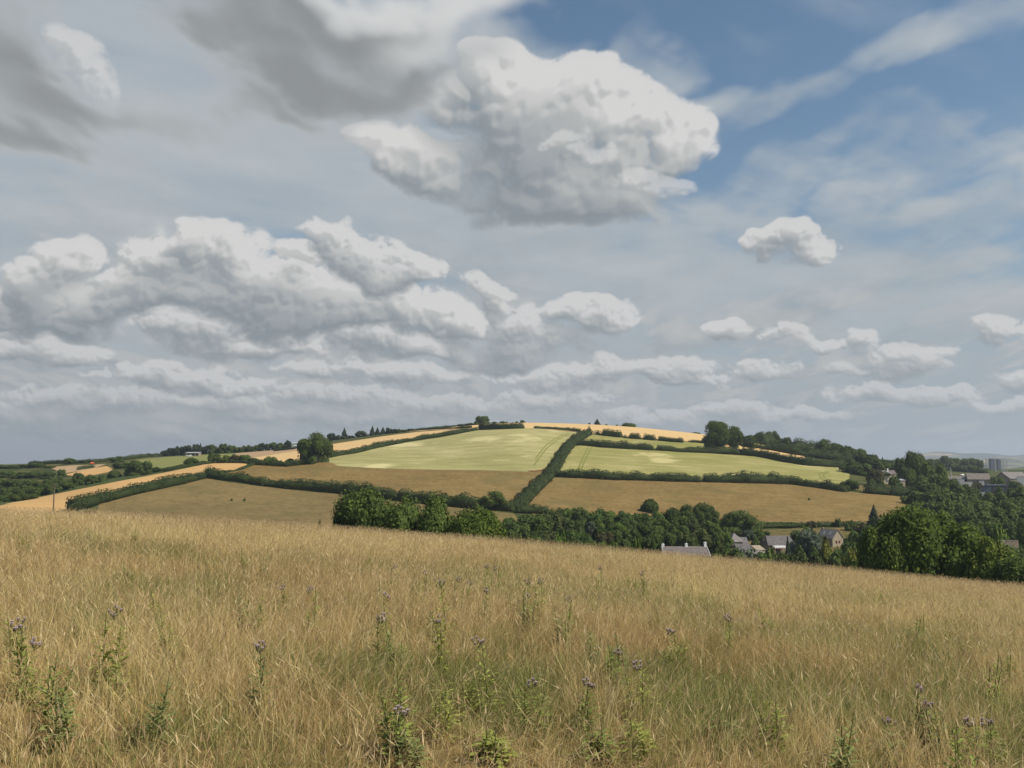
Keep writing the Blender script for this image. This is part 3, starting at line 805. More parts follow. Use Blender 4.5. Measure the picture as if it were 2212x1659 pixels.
def crown_mesh(seed, n=2600, size=.13, lobes=16, kind='round', gaps=0.0, core=.78):
    """crown in a unit box: x, y in -1..1, z in 0..1"""
    R = np.random.default_rng(seed)
    if kind == 'conifer':
        z = R.random(n) ** 1.25
        tier = .62 + .42 * np.abs(((z * 8 + .15 * np.sin(seed + R.random(n))) % 1) - .15)
        r = (1 - z) ** .85 * tier * (0.55 + .45 * R.random(n) ** .4)
        a = R.random(n) * 2 * math.pi
        r *= 1 + .20 * np.sin(a * 3 + seed) * np.sin(z * 14) + .12 * np.sin(a * 5 + z * 23 + seed)
        P = np.stack([np.cos(a) * r, np.sin(a) * r, z * .97 + .0], 1)
        N = np.stack([np.cos(a) * .6, np.sin(a) * .6, np.full(n, .9)], 1) + .35 * rand_dirs(R, n)
        LV = leaf_quads(P, N, size * 1.15, R)
        t = np.array([0, .3, .6, .9]); k = 9
        cv = []; cf = []
        for i, zz in enumerate((.02, .35, .7, .97)):
            for j in range(k):
                q = 2 * math.pi * j / k; rr = (1 - zz) ** .9 * .50
                cv.append((math.cos(q) * rr, math.sin(q) * rr, zz))
        for i in range(3):
            for j in range(k): cf.append((i * k + j, i * k + (j + 1) % k, (i + 1) * k + (j + 1) % k, (i + 1) * k + j))
        return leaf_mesh('crown', LV, np.array(cv), np.array(cf), R)
    C, Rr = [], []
    if kind == 'bush': lobes_c = lobes
    for i in range(lobes):
        d = rand_dirs(R, 1)[0]
        if kind == 'bush': d[2] = abs(d[2]) * .9
        rr = R.uniform(.25, .43) if i else .55
        k = (1 - rr) * R.uniform(.80, 1.04) if i else 0
        c = np.array([d[0] * k, d[1] * k, d[2] * k])
        C.append(c); Rr.append(rr)
    C = np.array(C); Rr = np.array(Rr)
    wgt = Rr ** 2; wgt[0] *= .5; wgt /= wgt.sum()
    li = R.choice(lobes, n, p=wgt)
    D = rand_dirs(R, n)
    out = C[li] / (np.linalg.norm(C[li], axis=1, keepdims=True) + 1e-6)
    D = D + out * .55 + np.array([0, 0, .15]); D /= np.linalg.norm(D, axis=1, keepdims=True)
    rad = Rr[li] * (1 + R.normal(0, .10, n) - .18 * (R.random(n) ** 2))
    P = C[li] + D * rad[:, None]
    # straggling outer sprays
    ns = n // 14
    P[:ns] += D[:ns] * R.uniform(.02, .10, ns)[:, None]
    N = D + .75 * rand_dirs(R, n) + np.array([0, 0, .25])
    lo = -1.0 if kind != 'bush' else 0.0
    if kind == 'bush': P[:, 2] = np.abs(P[:, 2])
    LV = leaf_quads(P, N, size, R)
    iv, jf = ico(1)
    cv, cf = [], []
    for c, r in zip(C, Rr):
        if R.random() < gaps: continue
        cf.append(jf + len(cv) * len(iv)); cv.append(iv * r * core * R.uniform(.9, 1.05, (len(iv), 1)) + c)
    cv = np.concatenate(cv); cf = np.concatenate(cf)
    # fill the unit box
    rr = np.percentile(np.hypot(LV[:, 0], LV[:, 1]), 97); zt_ = np.percentile(LV[:, 2], 99.3)
    LV = LV / np.array([rr, rr, zt_]); cv = cv / np.array([rr, rr, zt_])
    if kind == 'bush':
        LV = np.concatenate([LV[:, :2], np.maximum(LV[:, 2:], -.02)], 1); cv = np.concatenate([cv[:, :2], np.maximum(cv[:, 2:], -.02)], 1)
    else:
        LV = LV.copy(); LV[:, 2] = LV[:, 2] * .5 + .5; cv[:, 2] = cv[:, 2] * .5 + .5
    return leaf_mesh('crown', LV, cv, cf, R)

def trunk_mesh(seed, limbs=6, spread=.55, top=.75, r=.035, base=0.0):
    """tapered trunk with limbs in a unit tree: crown radius 1 in x, y; total height 1"""
    q = random.Random(seed); m = MB()
    lean = (q.uniform(-.05, .05), q.uniform(-.05, .05))
    m.tube([(0,0,-.03),(lean[0]*.3,lean[1]*.3,.15),(lean[0],lean[1],.4),(lean[0]*1.5,lean[1]*1.5,top)], [r*2.4,r*1.6,r*1.2,r*.4], 7)
    for i in range(limbs):
        a = 2 * math.pi * (i + q.random() * .6) / limbs; z0 = q.uniform(.2, .5); L = q.uniform(.4, .8) * spread
        m.tube([(lean[0]*z0, lean[1]*z0, z0), (math.cos(a)*L*.5, math.sin(a)*L*.5, z0+.12), (math.cos(a)*L, math.sin(a)*L, min(.9, z0+.3*q.uniform(.7,1.3)))], [r*1.1, r*.7, r*.25], 5)
    me = bpy.data.meshes.new('trunk'); me.from_pydata(m.v, [], m.f); me.update(); me.materials.append(M['bark'])
    return me

CR = {'round': [crown_mesh(10 + i, 2400, .135, 15 + i) for i in range(6)],
      'open': [crown_mesh(30 + i, 2300, .115, 19, gaps=.55, core=.6) for i in range(3)],
      'big': [crown_mesh(40 + i, 6500, .078, 26 + 3 * i, gaps=.15) for i in range(4)],
      'bush': [crown_mesh(50 + i, 1500, .16, 11, 'bush') for i in range(4)],
      'conifer': [crown_mesh(60 + i, 2600, .13, kind='conifer') for i in range(3)]}
TR = [trunk_mesh(80 + i) for i in range(4)]
TRC = trunk_mesh(90, limbs=0, top=.9, r=.05)
_kindmesh = {}
def variant(kind, i, mat):
    key = (kind, i, mat)
    if key not in _kindmesh:
        me = CR[kind][i].copy(); me.materials.clear(); me.materials.append(M[mat]); _kindmesh[key] = me
    return _kindmesh[key]
_tn = 0
def tree(x, ytop, wpx, d, kind, mat, label, group=None, ybase=None, name=None, cat=None, c0=None, sink=.15, depth=1.0, mesh=None):
    """a tree whose top shows at pixel row ytop, crown wpx wide, at depth d (or standing where pixel row ybase meets the land)"""
    global _tn
    _tn += 1
    if ybase is not None: p = hit(x, ybase, dmin=d)
    else: p = hit(x, None, d)
    dd = p.y
    H = max(1.2, zy(ytop, dd) - p.z)
    wm = wpx * dd / FPX
    nm = name or {'conifer': 'conifer_tree', 'bush': 'bush', 'open': 'broadleaf_tree', 'big': 'broadleaf_tree', 'round': 'broadleaf_tree'}[kind]
    ct = cat or ('bush' if kind == 'bush' else 'tree')
    i = _tn % len(CR[kind])
    me = mesh or variant(kind, i, mat)
    rz = rnd.uniform(0, 6.28)
    if kind == 'bush':
        o = link_mesh(nm, me, None, None, p - Vector((0, 0, sink)))
        o.scale = (wm / 2, wm / 2 * depth, H + sink); o.rotation_euler = (0, 0, rz if depth == 1.0 else 0)
        tag(o, label, ct, group); return o
    r = empty(nm, p); tag(r, label, ct, group)
    c0 = c0 if c0 is not None else {'conifer': .07, 'open': .22, 'big': .10, 'round': .08}[kind]
    # outline of the crown is a little inside the unit box
    k = 1.0
    low = .30 if (c0 < .03 and kind != 'conifer') else 0.0      # crowns that reach the ground are cut off by it
    ch = H * (1 - c0 + low) * 1.01
    if low and group and ('wood' in group): ch = min(ch, 1.22 * wm)
    o = link_mesh('crown', me, None, r, (0, 0, H * 1.01 - ch))
    o.scale = (wm / 2 * k, wm / 2 * k * depth, ch); o.rotation_euler = (0, 0, rz)
    t = link_mesh('trunk', TRC if kind == 'conifer' else TR[_tn % 4], None, r, (0, 0, 0))
    t.scale = (wm / 2, wm / 2, H)
    return r

# ---- the skyline trees, left to right
SK = 'trees along the skyline'
tree(1041,899,33,700,'round','leaf_dark','lone rounded tree on the straw crest just left of the hilltop', SK, ybase=916, c0=.02)
for x,y,wd,l in ((1067,911,8,'tiny round bush on the crest just right of the lone skyline tree'),(1088,910,20,'low spreading bush on the crest, between the tiny round bush and the pair of bushes'),
                 (1116,910,11,'left bush of the close pair on the crest above the barley'),(1130,907.5,13,'right and taller bush of the close pair on the crest above the barley')):
    tree(x,y,wd,720,'bush','leaf_dark',l,'bushes on the crest')
tree(1291,905,18,725,'conifer','leaf_conifer','dark spiky evergreen standing on the straw crest right of the hilltop', SK, c0=.0)
tree(1274,913,5,725,'bush','leaf_dark','thin dark bush just left of the spiky evergreen on the crest','bushes on the crest')
tree(1311,916,10,728,'bush','leaf_dark','low dark bush just right of the spiky evergreen on the crest','bushes on the crest')
tree(1333,917,6,730,'bush','leaf_dark','small pointed bush left of the long low thicket on the crest','bushes on the crest')
tree(1357,914,40,735,'bush','leaf_mid','long low green thicket on the crest right of the spiky evergreen','bushes on the crest')
tree(1503,936,24,735,'bush','leaf_dark','low dark thicket on the crest just left of the big tree group','bushes on the crest')
# left skyline plantation
PL = 'trees of the dark plantation on the left skyline'
for i,(x,y,wd,k,m,l) in enumerate((
    (354,973,20,'round','leaf_conifer','leftmost low tree of the dark plantation on the left skyline'),
    (368,968,22,'round','leaf_conifer','second tree from the left end of the dark plantation'),
    (385,965,24,'round','leaf_conifer','dark tree in the plantation directly behind the left end of the long low shed'),
    (404,963,24,'round','leaf_conifer','dark tree in the plantation behind the middle of the long low shed'),
    (420,960,20,'round','leaf_conifer','dark tree in the plantation behind the right part of the long low shed'),
    (431,957.5,17,'conifer','leaf_conifer','tallest dark pointed tree of the plantation right of the long low shed'),
    (442,963,18,'round','leaf_conifer','dark tree just right of the tallest pointed tree of the plantation'),
    (456,961,26,'round','leaf_dark','broad dark green tree right of the plantation on the left skyline'),
    (481,959,25,'round','leaf_mid','lighter green rounded tree on the left skyline, the brightest of its row'),
    (498,962,20,'round','leaf_mid','lighter green tree just right of the brightest tree on the left skyline'),
    (512,966,16,'round','leaf_dark','low dark tree in the dip of the left skyline row'),
    (523,963,18,'round','leaf_dark','dark green tree right of the dip in the left skyline row'),
    (537,962,18,'round','leaf_dark','even topped dark tree in the middle of the left skyline row'),
    (551,962,18,'round','leaf_dark','even topped dark tree left of the taller dark pair on the left skyline'),
    (564,957.5,20,'round','leaf_conifer','left tree of the taller dark pair on the left skyline'),
    (577,958.5,15,'round','leaf_dark','right tree of the taller dark pair on the left skyline'),
    (590,956,20,'round','leaf_mid','green tree between the taller dark pair and the glasshouses'),
    (605,957,20,'round','leaf_mid','green tree second from the glasshouses on the left skyline'),
    (620,951.5,16,'round','leaf_conifer','dark upright tree just left of the pale green glasshouses'))):
    tree(x,y,wd,735 if x < 600 else 728,k,m,l,PL,c0=0)
tree(334,982,12,720,'bush','leaf_dark','small dark bush on the skyline left of the dark plantation')
for x,y,wd,dd,k,m,l in (
    (653,955,22,742,'round','leaf_mid','green skyline tree right of the glasshouses, left of the big oak'),
    (668,950,20,735,'round','leaf_dark','dark skyline tree behind the left side of the big oak'),
    (714,936,20,735,'round','leaf_conifer','dark skyline tree just right of the big oak top'),
    (742,924,20,735,'conifer','leaf_conifer','tall sharply pointed conifer on the skyline right of the big oak'),
    (731,940,22,730,'round','leaf_grey','grey green tree at the foot of the tall pointed conifer, left side'),
    (757,941,22,730,'round','leaf_grey','grey green low tree at the foot of the tall pointed conifer, right side'),
    (779,931,30,730,'round','leaf_grey','pale grey green willow like tree right of the tall pointed conifer'),
    (803,920,18,738,'conifer','leaf_conifer','dark ragged conifer, tallest of the skyline clump right of the pale willow'),
    (814,923,16,738,'conifer','leaf_conifer','dark conifer just right of the tallest of its skyline clump'),
    (826,922,17,738,'conifer','leaf_conifer','dark conifer with a level top in the middle of its skyline clump'),
    (838,924,17,738,'round','leaf_conifer','dark blunt tree at the right end of the skyline conifer clump'),
    (856,927,24,735,'round','leaf_dark','low rounded tree right of the skyline conifer clump'),
    (872,928,18,735,'round','leaf_dark','low tree on the skyline above the upper straw field, left of the twin bushes'),
    (886,926,14,735,'round','leaf_dark','small upright tree near the right end of the skyline trees above the straw field'),
    (898,927,10,735,'round','leaf_dark','last small tree at the right end of the skyline trees above the straw field')):
    tree(x,y,wd,dd,k,m,l,SK,c0=0)
# trees of the dale at the left
DA = 'trees and bushes in the dale at the left'
for x,y,wd,dd,k,m,l in (
    (150,990,29,665,'round','leaf_mid','round topped tree rising above the skyline hedge at the far left'),
    (250,986,36,655,'round','leaf_mid','broad tree on the skyline left of the pale green meadow'),
    (190,997,20,668,'bush','leaf_dark','low bush on the skyline between the two rounded trees at the far left'),
    (262,1000,40,590,'round','leaf_mid','tree below the broad skyline tree, above the wheat strip'),
    (300,996,54,500,'round','leaf_mid','largest rounded tree in the dale, beside the pale green meadow'),
    (283,1004,30,520,'round','leaf_dark','dark tree tucked against the left of the largest dale tree'),
    (340,1009,24,478,'round','leaf_dark','small tree at the right foot of the largest dale tree'),
    (360,1013,20,475,'bush','leaf_dark','low bush on the wheat edge right of the largest dale tree'),
    (378,1010,18,478,'bush','leaf_mid','low bush on the wheat edge left of the domed bush'),
    (412,989,38,488,'round','leaf_mid','domed green bush like tree standing before the pale green meadow'),
    (390,1003,22,482,'bush','leaf_mid','small bush at the left foot of the domed tree'),
    (463,979,30,492,'round','leaf_dark','pointed dark green tree at the left end of the bushy row above the wheat tip'),
    (484,984,30,492,'round','leaf_mid','bushy tree right of the pointed dark green one above the wheat tip'),
    (506,982,26,492,'round','leaf_olive','olive tinted tree in the middle of the bushy row above the wheat tip'),
    (528,983,28,492,'round','leaf_mid','rounded tree toward the right end of the bushy row above the wheat tip'),
    (546,990,24,490,'round','leaf_dark','last low tree at the right end of the bushy row above the wheat tip'),
    (440,996,24,484,'bush','leaf_mid','low bush on the wheat edge left of the pointed dark green tree'),
    (169,1022,27,470,'round','leaf_dark','dark rounded tree below the small straw patch at the far left'),
    (196,1026,28,462,'round','leaf_dark','dark rounded tree right of and lower than its twin under the small straw patch'),
    (220,1026,26,470,'bush','leaf_mid','low bush between the small straw patch and the dark rounded trees'),
    (133,1014,18,560,'round','leaf_dark','small dark tree at the left tip of the small straw patch'),
    (245,1018,34,500,'round','leaf_mid','leafy tree filling the dip left of the largest dale tree'),
    (316,1018,26,470,'round','leaf_dark','dark tree at the foot of the largest dale tree by the wheat edge')):
    tree(x,y,wd,dd,k,m,l,DA,c0=0)
for x,y,wd,dd in ((-8,1004,40,640),(22,1005,38,640),(50,1003,36,640),(80,1001,38,640),(104,1006,30,630),(-20,1020,44,570),(12,1018,42,570),(44,1020,42,560),(76,1018,44,560),(104,1020,38,550),
                  (-6,1034,44,500),(28,1036,46,500),(62,1036,44,490),(96,1036,42,480),(124,1028,34,500),(-20,1052,46,440),(14,1054,46,440),(50,1054,44,430),(84,1052,42,430),(116,1046,36,430),(146,1038,34,440),
                  (0,1070,40,405),(34,1068,38,405),(66,1066,34,405),(-40,1040,50,470),(-50,1015,50,600)):
    tree(x,y,wd,dd,'round',rnd.choice(('leaf_dark','leaf_dark','leaf_mid')),'broadleaf tree in the dense dark wood at the left edge below the skyline','broadleaf trees of the dense dark wood at the left edge',c0=0)
# the big field oak and its neighbours on the upper hedge
HT_ = 'trees standing in the field hedges'
tree(684,937,66,471,'big','leaf_dark','big spreading oak on the hedge where barley, straw and brown pasture meet',HT_,ybase=1000,c0=.02)
tree(656,950,36,470,'round','leaf_dark','smaller dark crown joined to the left side of the big oak',HT_,ybase=1001,c0=.02)
tree(708,950,24,470,'open','leaf_dark','thin see through tree joined to the right side of the big oak',HT_,ybase=996,c0=.05)
tree(582,987,34,478,'bush','leaf_mid','rounded hawthorn bush in the hedge left of the big oak',HT_)
tree(604,995,18,477,'bush','leaf_dark','small bush in the hedge between the rounded hawthorn and the wider one',HT_)
tree(631,991,34,475,'bush','leaf_dark','wide dark hawthorn in the hedge at the left foot of the big oak',HT_)
tree(558,995,16,480,'bush','leaf_mid','small green bush at the tip of the wheat strip',HT_)
tree(1002,1068,32,352,'bush','leaf_dark','dark rounded bush in the long lower hedge left of the see through oak',HT_)
tree(1064,1062,56,346,'open','leaf_dark','see through oak in the lower hedge just left of the diagonal hedge foot',HT_,c0=.12)
tree(1040,1078,34,344,'bush','leaf_dark','dark bush under the left side of the see through oak',HT_)
tree(1404,1079,40,340,'bush','leaf_mid','lone hawthorn bush standing in the right brown pasture above the valley wood',None,ybase=1106)
tree(1748,1077,5,380,'bush','leaf_dark','tiny dark thorn bush in the middle of the right brown pasture',None,ybase=1081)
tree(528,1078,9,330,'bush','leaf_dark','small dark scrub clump in the lower left pasture',None,ybase=1083)
tree(500,1080,5,330,'bush','leaf_dark','tiny scrub tuft left of the small clump in the lower left pasture',None,ybase=1083)
# right skyline
RS = 'trees on the right shoulder of the hill'
tree(1548,911,62,555,'big','leaf_mid','tallest broad tree on the right shoulder of the hill, its crown over the hedge end',RS,ybase=977,c0=.13)
tree(1586,922,42,555,'big','leaf_mid','second tall tree touching the right side of the tallest one on the hill shoulder',RS,ybase=978,c0=.16)
tree(1533,938,30,557,'round','leaf_dark','low dark crown under the left side of the tallest tree on the hill shoulder',RS,ybase=977,c0=.03)
tree(1620,941,38,560,'open','leaf_dark','flat topped dark tree with its trunk showing, right of the tall pair',RS,ybase=977,c0=.22)
for x,y,wd,dd,k,m,l in (
    (1644,934,28,690,'round','leaf_mid','narrow high crown at the left of the far group behind the flat topped tree'),
    (1657,940,39,690,'round','leaf_mid','wide middle crown of the far group behind the flat topped tree'),
    (1671,932,31,690,'round','leaf_mid','highest crown of the far group behind the flat topped tree'),
    (1684,948,23,690,'round','leaf_dark','small crown at the right of the far group on the hill shoulder'),
    (1702,945,20,680,'round','leaf_dark','upright narrow tree standing apart on the descending skyline'),
    (1640,955,39,660,'round','leaf_dark','low crown under the far group behind the flat topped tree'),
    (1690,958,31,660,'round','leaf_dark','low crown left of the upright narrow tree'),
    (1716,960,33,670,'round','leaf_mid','first crown of the low row right of the upright narrow tree'),
    (1732,963,31,665,'round','leaf_mid','middle crown of the low row right of the upright narrow tree'),
    (1746,965,33,660,'round','leaf_mid','last crown of the low row before the next tall group'),
    (1716,974,46,640,'round','leaf_mid','lower bushy tree under the low row on the descending skyline'),
    (1675,968,44,640,'round','leaf_dark','lower bushy tree above the upper straw strip on the hill shoulder'),
    (1750,980,44,630,'round','leaf_mid','lower bushy tree left of the next tall group on the skyline'),
    (1784,950,44,620,'big','leaf_mid','tallest crown of the second skyline group, above the right end of the barley'),
    (1806,958,46,620,'round','leaf_mid','middle crown of the second skyline group above the barley end'),
    (1829,964,33,610,'round','leaf_mid','small crown in the second skyline group, right of its middle'),
    (1851,970,46,600,'round','leaf_dark','domed right crown of the second skyline group'),
    (1775,972,44,610,'round','leaf_mid','lower crown on the left of the second skyline group'),
    (1812,978,52,600,'round','leaf_dark','lower middle crown of the second skyline group'),
    (1876,982,46,590,'round','leaf_dark','dark tree stepping down at the right of the second skyline group'),
    (1902,992,44,570,'round','leaf_dark','dark tree behind the white gabled house, on its left'),
    (1888,984,23,640,'round','leaf_mid','small tree on the skyline just above the white gabled house, left'),
    (1908,987,13,680,'conifer','leaf_conifer','small pointed tree on the skyline above the white gabled house')):
    tree(x,y,wd,dd,k,m,l,RS,c0=0)
HO = 'trees around the white gabled house'
for x,y,wd,dd,k,m,l in (
    (1840,997,46,505,'round','leaf_dark','large dark tree closing the right end of the lower barley field'),
    (1836,1036,40,430,'round','leaf_dark','dark round bush like tree at the right end of the hedge under the barley'),
    (1864,1002,40,500,'round','leaf_mid','green tree between the barley end and the olive round tree'),
    (1891,1015,40,452,'round','leaf_olive','olive brown rounded tree just left of the white gabled house'),
    (1879,1034,24,446,'bush','leaf_dark','dark bush at the left foot of the olive brown tree'),
    (1902,1038,20,445,'bush','leaf_dark','dark bush at the right foot of the olive brown tree'),
    (1930,1028,22,466,'bush','leaf_mid','green shrub climbing the wall of the white gabled house'),
    (1938,1036,26,452,'bush','leaf_mid','green shrub before the right side of the white gabled house'),
    (1946,990,24,500,'round','leaf_dark','dark narrow tree between the white gabled house and the great dark tree'),
    (1976,978,56,485,'big','leaf_dark','great dark tree right of the white gabled house, highest of its surroundings'),
    (1997,1000,50,480,'round','leaf_mid','tree joined to the right side of the great dark tree'),
    (1962,1012,36,470,'round','leaf_dark','dark lower crown under the great dark tree on its left'),
    (2025,1004,44,500,'round','leaf_mid','mid green tree left of the tall pale post'),
    (1990,1028,46,455,'round','leaf_dark','dark lower crown under the great dark tree on its right'),
    (1920,1000,44,600,'round','leaf_mid','tree behind the roof of the white gabled house'),
    (1940,1003,30,640,'round','leaf_mid','tree behind the chimney side of the white gabled house')):
    tree(x,y,wd,dd,k,m,l,HO,c0=0)
for x,y,wd,dd in ((1925,993,46,900),(1955,992,44,900),(2010,992,40,1000),(2032,990,34,1000),(2043,985,18,980),(2058,990,34,1000),(2080,991,34,1000),(2100,990,30,1000),(2114,993,26,1000),
                  (2070,1004,40,850),(2095,1006,38,850),(2045,1002,40,850),(2120,1012,34,840),(2015,1004,36,850),(1990,992,40,950)):
    tree(x,y,wd,dd,'round','leaf_dark','tree in the far belt of woodland behind the farm, below the blue hills','trees of the far woodland belt behind the farm',c0=0)
# the dark wood right of centre
DW = 'trees of the dark wood falling from the farm to the valley on the right'
for x,y,wd,dd in ((1998,1040,65,420),(2024,1026,72,430),(2050,1036,59,430),(2072,1050,52,430),(1978,1062,62,400),(2008,1060,72,395),(2042,1058,72,395),(2078,1066,65,395),(2102,1056,44,420),
                  (1988,1088,65,360),(2020,1086,72,355),(2056,1084,72,355),(2092,1084,72,355),(2124,1084,65,360),(2145,1066,65,385),(2204,1056,70,400),(2190,1076,65,375),(2166,1084,65,365),
                  (2075,1106,65,320),(2108,1108,72,315),(2140,1104,70,315),(2172,1102,72,320),(2206,1100,72,325),(2000,1106,65,325),(2040,1108,65,320),(2128,1128,57,290),(2100,1126,65,290),(2160,1122,52,300),(2220,1122,65,300),(2240,1070,78,390),(2250,1100,78,330)):
    tree(x,y,wd,dd,'round',rnd.choice(('leaf_dark','leaf_dark','leaf_dark','leaf_mid')),'tree in the dark wood between the farm and the big near trees',DW,c0=0)
for x,y,wd,dd,k,m,l in (
    (2153,1030,36,590,'round','leaf_dark','dark tree before the right barn with the pale wall'),
    (2190,1040,40,560,'round','leaf_mid','tree right of the dark blue shed below the pale walled barn'),
    (2165,1052,40,470,'bush','leaf_mid','green bushes spilling over the front of the dark blue shed'),
    (2085,1046,24,560,'bush','leaf_mid','green bush on the bank below the pale farm walls'),
    (2112,1044,30,560,'bush','leaf_olive','olive bush on the bank below the second barn'),
    (2205,1050,30,540,'bush','leaf_gold','yellow green bush at the right edge under the pale walled barn'),
    (2164,1136,52,262,'bush','leaf_bright','bright green domed bush above the pale garden wall'),
    (2205,1142,34,270,'bush','leaf_bright','bright green bush at the right edge beyond the garden path'),
    (2210,1125,50,285,'round','leaf_dark','dark tree at the right edge above the garden path'),
    (2150,1180,84,225,'round','leaf_dark','dark bushy tree in front of the left part of the pale garden wall'),
    (2188,1184,56,232,'round','leaf_dark','dark bushy tree in front of the right part of the pale garden wall'),
    (2190,1200,60,185,'round','leaf_mid','tree at the right edge below the garden wall')):
    tree(x,y,wd,dd,k,m,l,'trees and bushes by the farm and the garden wall',c0=0)
# valley wood
VW = 'trees of the valley wood'
for x,y,wd,dd,k,m,l in (
    (1450,1099,52,326,'round','leaf_dark','left crown of the dark clump standing highest in the valley wood'),
    (1484,1092,58,326,'big','leaf_dark','middle crown of the highest dark clump in the valley wood'),
    (1520,1088,48,324,'big','leaf_dark','right and tallest crown of the highest dark clump in the valley wood'),
    (1538,1102,30,322,'round','leaf_dark','crown stepping down at the right end of the highest dark clump'),
    (1596,1105,92,330,'big','leaf_dark','wide dark round tree standing alone between the valley wood and the houses'),
    (1275,1127,20,288,'round','leaf_grey','pale grey blue upright tree among the dark valley wood'),
    (1296,1152,28,262,'round','leaf_olive','olive brown tree low in the valley wood'),
    (1314,1149,22,264,'round','leaf_olive','second olive brown tree low in the valley wood, right of the first'),
    (1216,1154,42,235,'bush','leaf_bright','bright green rounded bush just over the meadow edge below the valley wood'),
    (1376,1162,32,238,'bush','leaf_bright','bright green pointed bush over the meadow edge left of the bungalow'),
    (1418,1164,32,240,'round','leaf_mid','green tree over the meadow edge just left of the bungalow'),
    (1335,1130,38,290,'round','leaf_bright','brighter green crown in the middle of the valley wood'),
    (1463,1137,54,268,'round','leaf_mid','mid green rounded crown in front of the highest dark clump'),
    (1391,1129,40,285,'round','leaf_mid','mid green crown left of the rounded one in front of the dark clump')):
    tree(x,y,wd,dd,k,m,l,VW,c0=0)
for x,y,wd,dd in ((1205,1100,54,326),(1231,1099,54,324),(1257,1098,52,322),(1291,1101,57,320),(1318,1106,46,318),(1342,1106,46,318),(1368,1110,44,318),(1390,1110,44,318),(1414,1108,46,322),
                  (1122,1119,72,300),(1150,1112,57,312),(1170,1114,70,304),(1196,1112,57,305),(1244,1124,57,296),(1222,1122,52,300),(1303,1116,65,300),(1328,1146,44,268),(1363,1144,44,270),(1356,1122,46,300),(1419,1136,52,280),
                  (1432,1120,52,300),(1500,1118,62,300),(1466,1116,57,305),(1512,1144,57,262),(1482,1156,46,248),(1532,1128,52,285),(1540,1150,44,262),(1143,1143,62,262),(1182,1148,65,255),(1110,1144,57,262),(1239,1150,46,262),(1262,1154,39,255),
                  (1345,1168,44,240),(1400,1156,46,250),(1440,1152,44,255),(1275,1170,52,238),(1310,1172,52,238),(1160,1160,57,240),(1248,1166,46,240),(1558,1140,44,285),(1100,1120,44,300)):
    tree(x,y,wd,dd,'round',rnd.choice(('leaf_dark','leaf_mid','leaf_mid','leaf_olive2','leaf_mid2')),'broadleaf tree in the dark valley wood between the meadow edge and the right brown pasture','ordinary broadleaf trees filling the valley wood',c0=0)
# village trees
VI = 'trees and shrubs among the village houses'
for x,y,wd,dd,k,m,l in (
    (1885,1091,36,344,'conifer','leaf_conifer','tall dark Christmas tree shaped conifer in front of the right brown pasture'),
    (1807,1121,13,340,'round','leaf_dark','small narrow tree above the stone gable house'),
    (1834,1125,24,334,'bush','leaf_mid','rounded green bush right of the small narrow tree above the stone gable house'),
    (1856,1130,30,330,'bush','leaf_olive','dark olive bush left of the tall conifer'),
    (1872,1136,34,322,'bush','leaf_mid','green bush at the foot of the tall conifer'),
    (1748,1126,28,340,'bush','leaf_olive','purplish olive bush on the pasture edge above the houses'),
    (1730,1130,16,340,'bush','leaf_dark','small dark bush left of the purplish olive bush'),
    (1767,1128,8,340,'bush','leaf_dark','thin dark bush right of the purplish olive bush'),
    (1741,1146,83,268,'round','leaf_grey','large grey green rounded tree between the two biggest houses'),
    (1738,1142,48,285,'round','leaf_bright','bright green tree top showing behind the grey green rounded tree'),
    (1779,1160,75,245,'conifer','leaf_gold','golden yellow green ragged conifer before the stone gable house'),
    (1698,1160,32,250,'conifer','leaf_conifer','slim dark conifer before the house with the white canopy'),
    (1828,1172,54,262,'bush','leaf_mid','green shrub at the right of the stone gable house'),
    (1834,1192,59,232,'bush','leaf_gold','shrub with yellow tips by the meadow edge under the stone gable house'),
    (1613,1145,26,320,'round','leaf_grey','grey green tree right of the pyramid roofed cottage'),
    (1617,1190,72,236,'bush','leaf_grey','grey green shrub before the long low grey roof'),
    (1586,1186,45,238,'bush','leaf_mid','green shrub at the left of the low slate roof'),
    (1668,1190,62,236,'bush','leaf_dark','dark shrub before the house with the white canopy'),
    (1640,1150,40,322,'bush','leaf_mid','green shrubs between the pyramid roofed cottage and the canopy house'),
    (1560,1158,40,285,'bush','leaf_olive','olive garden shrub left of the pyramid roofed cottage'),
    (1546,1172,40,262,'bush','leaf_mid','green garden shrub right of the bungalow'),
    (1690,1134,70,344,'bush','leaf_mid','long low scrub on the pasture edge above the canopy house'),
    (1650,1134,50,344,'bush','leaf_dark','dark scrub on the pasture edge right of the wide round tree'),
    (1715,1182,48,250,'bush','leaf_dark','dark shrub between the slim conifer and the golden conifer'),
    (1860,1150,67,285,'bush','leaf_mid','green thicket between the stone gable house and the big near tree'),
    (1850,1180,54,240,'bush','leaf_dark','dark thicket at the left edge of the big near tree'),
    (1800,1196,67,228,'bush','leaf_dark','dark low thicket at the meadow edge left of the big near tree')):
    tree(x,y,wd,dd,k,m,l,VI,c0=0)

for x,y,wd,dd in ((1572,1190,46,240),(1600,1199,50,232),(1640,1196,56,236),(1688,1196,50,234),(1722,1196,50,232),(1756,1200,50,230),(1760,1184,44,250),(1812,1188,50,246),(1846,1214,90,222),(1872,1220,90,215),
                  (1566,1148,36,325),(1612,1150,36,322),(1642,1144,40,328),(1722,1146,44,322),(1750,1158,30,300),(1838,1148,44,318),(1870,1158,50,300),(1848,1166,44,290),(1545,1160,40,300),(1630,1160,30,312),(1545,1198,36,226)):
    tree(x,y,wd,dd,rnd.choice(('round','bush')),rnd.choice(('leaf_mid','leaf_dark','leaf_mid2','leaf_olive2')),'leafy garden tree or shrub crowding around the village roofs','garden greenery crowding around the village houses',c0=0,name='garden_tree',cat='tree')

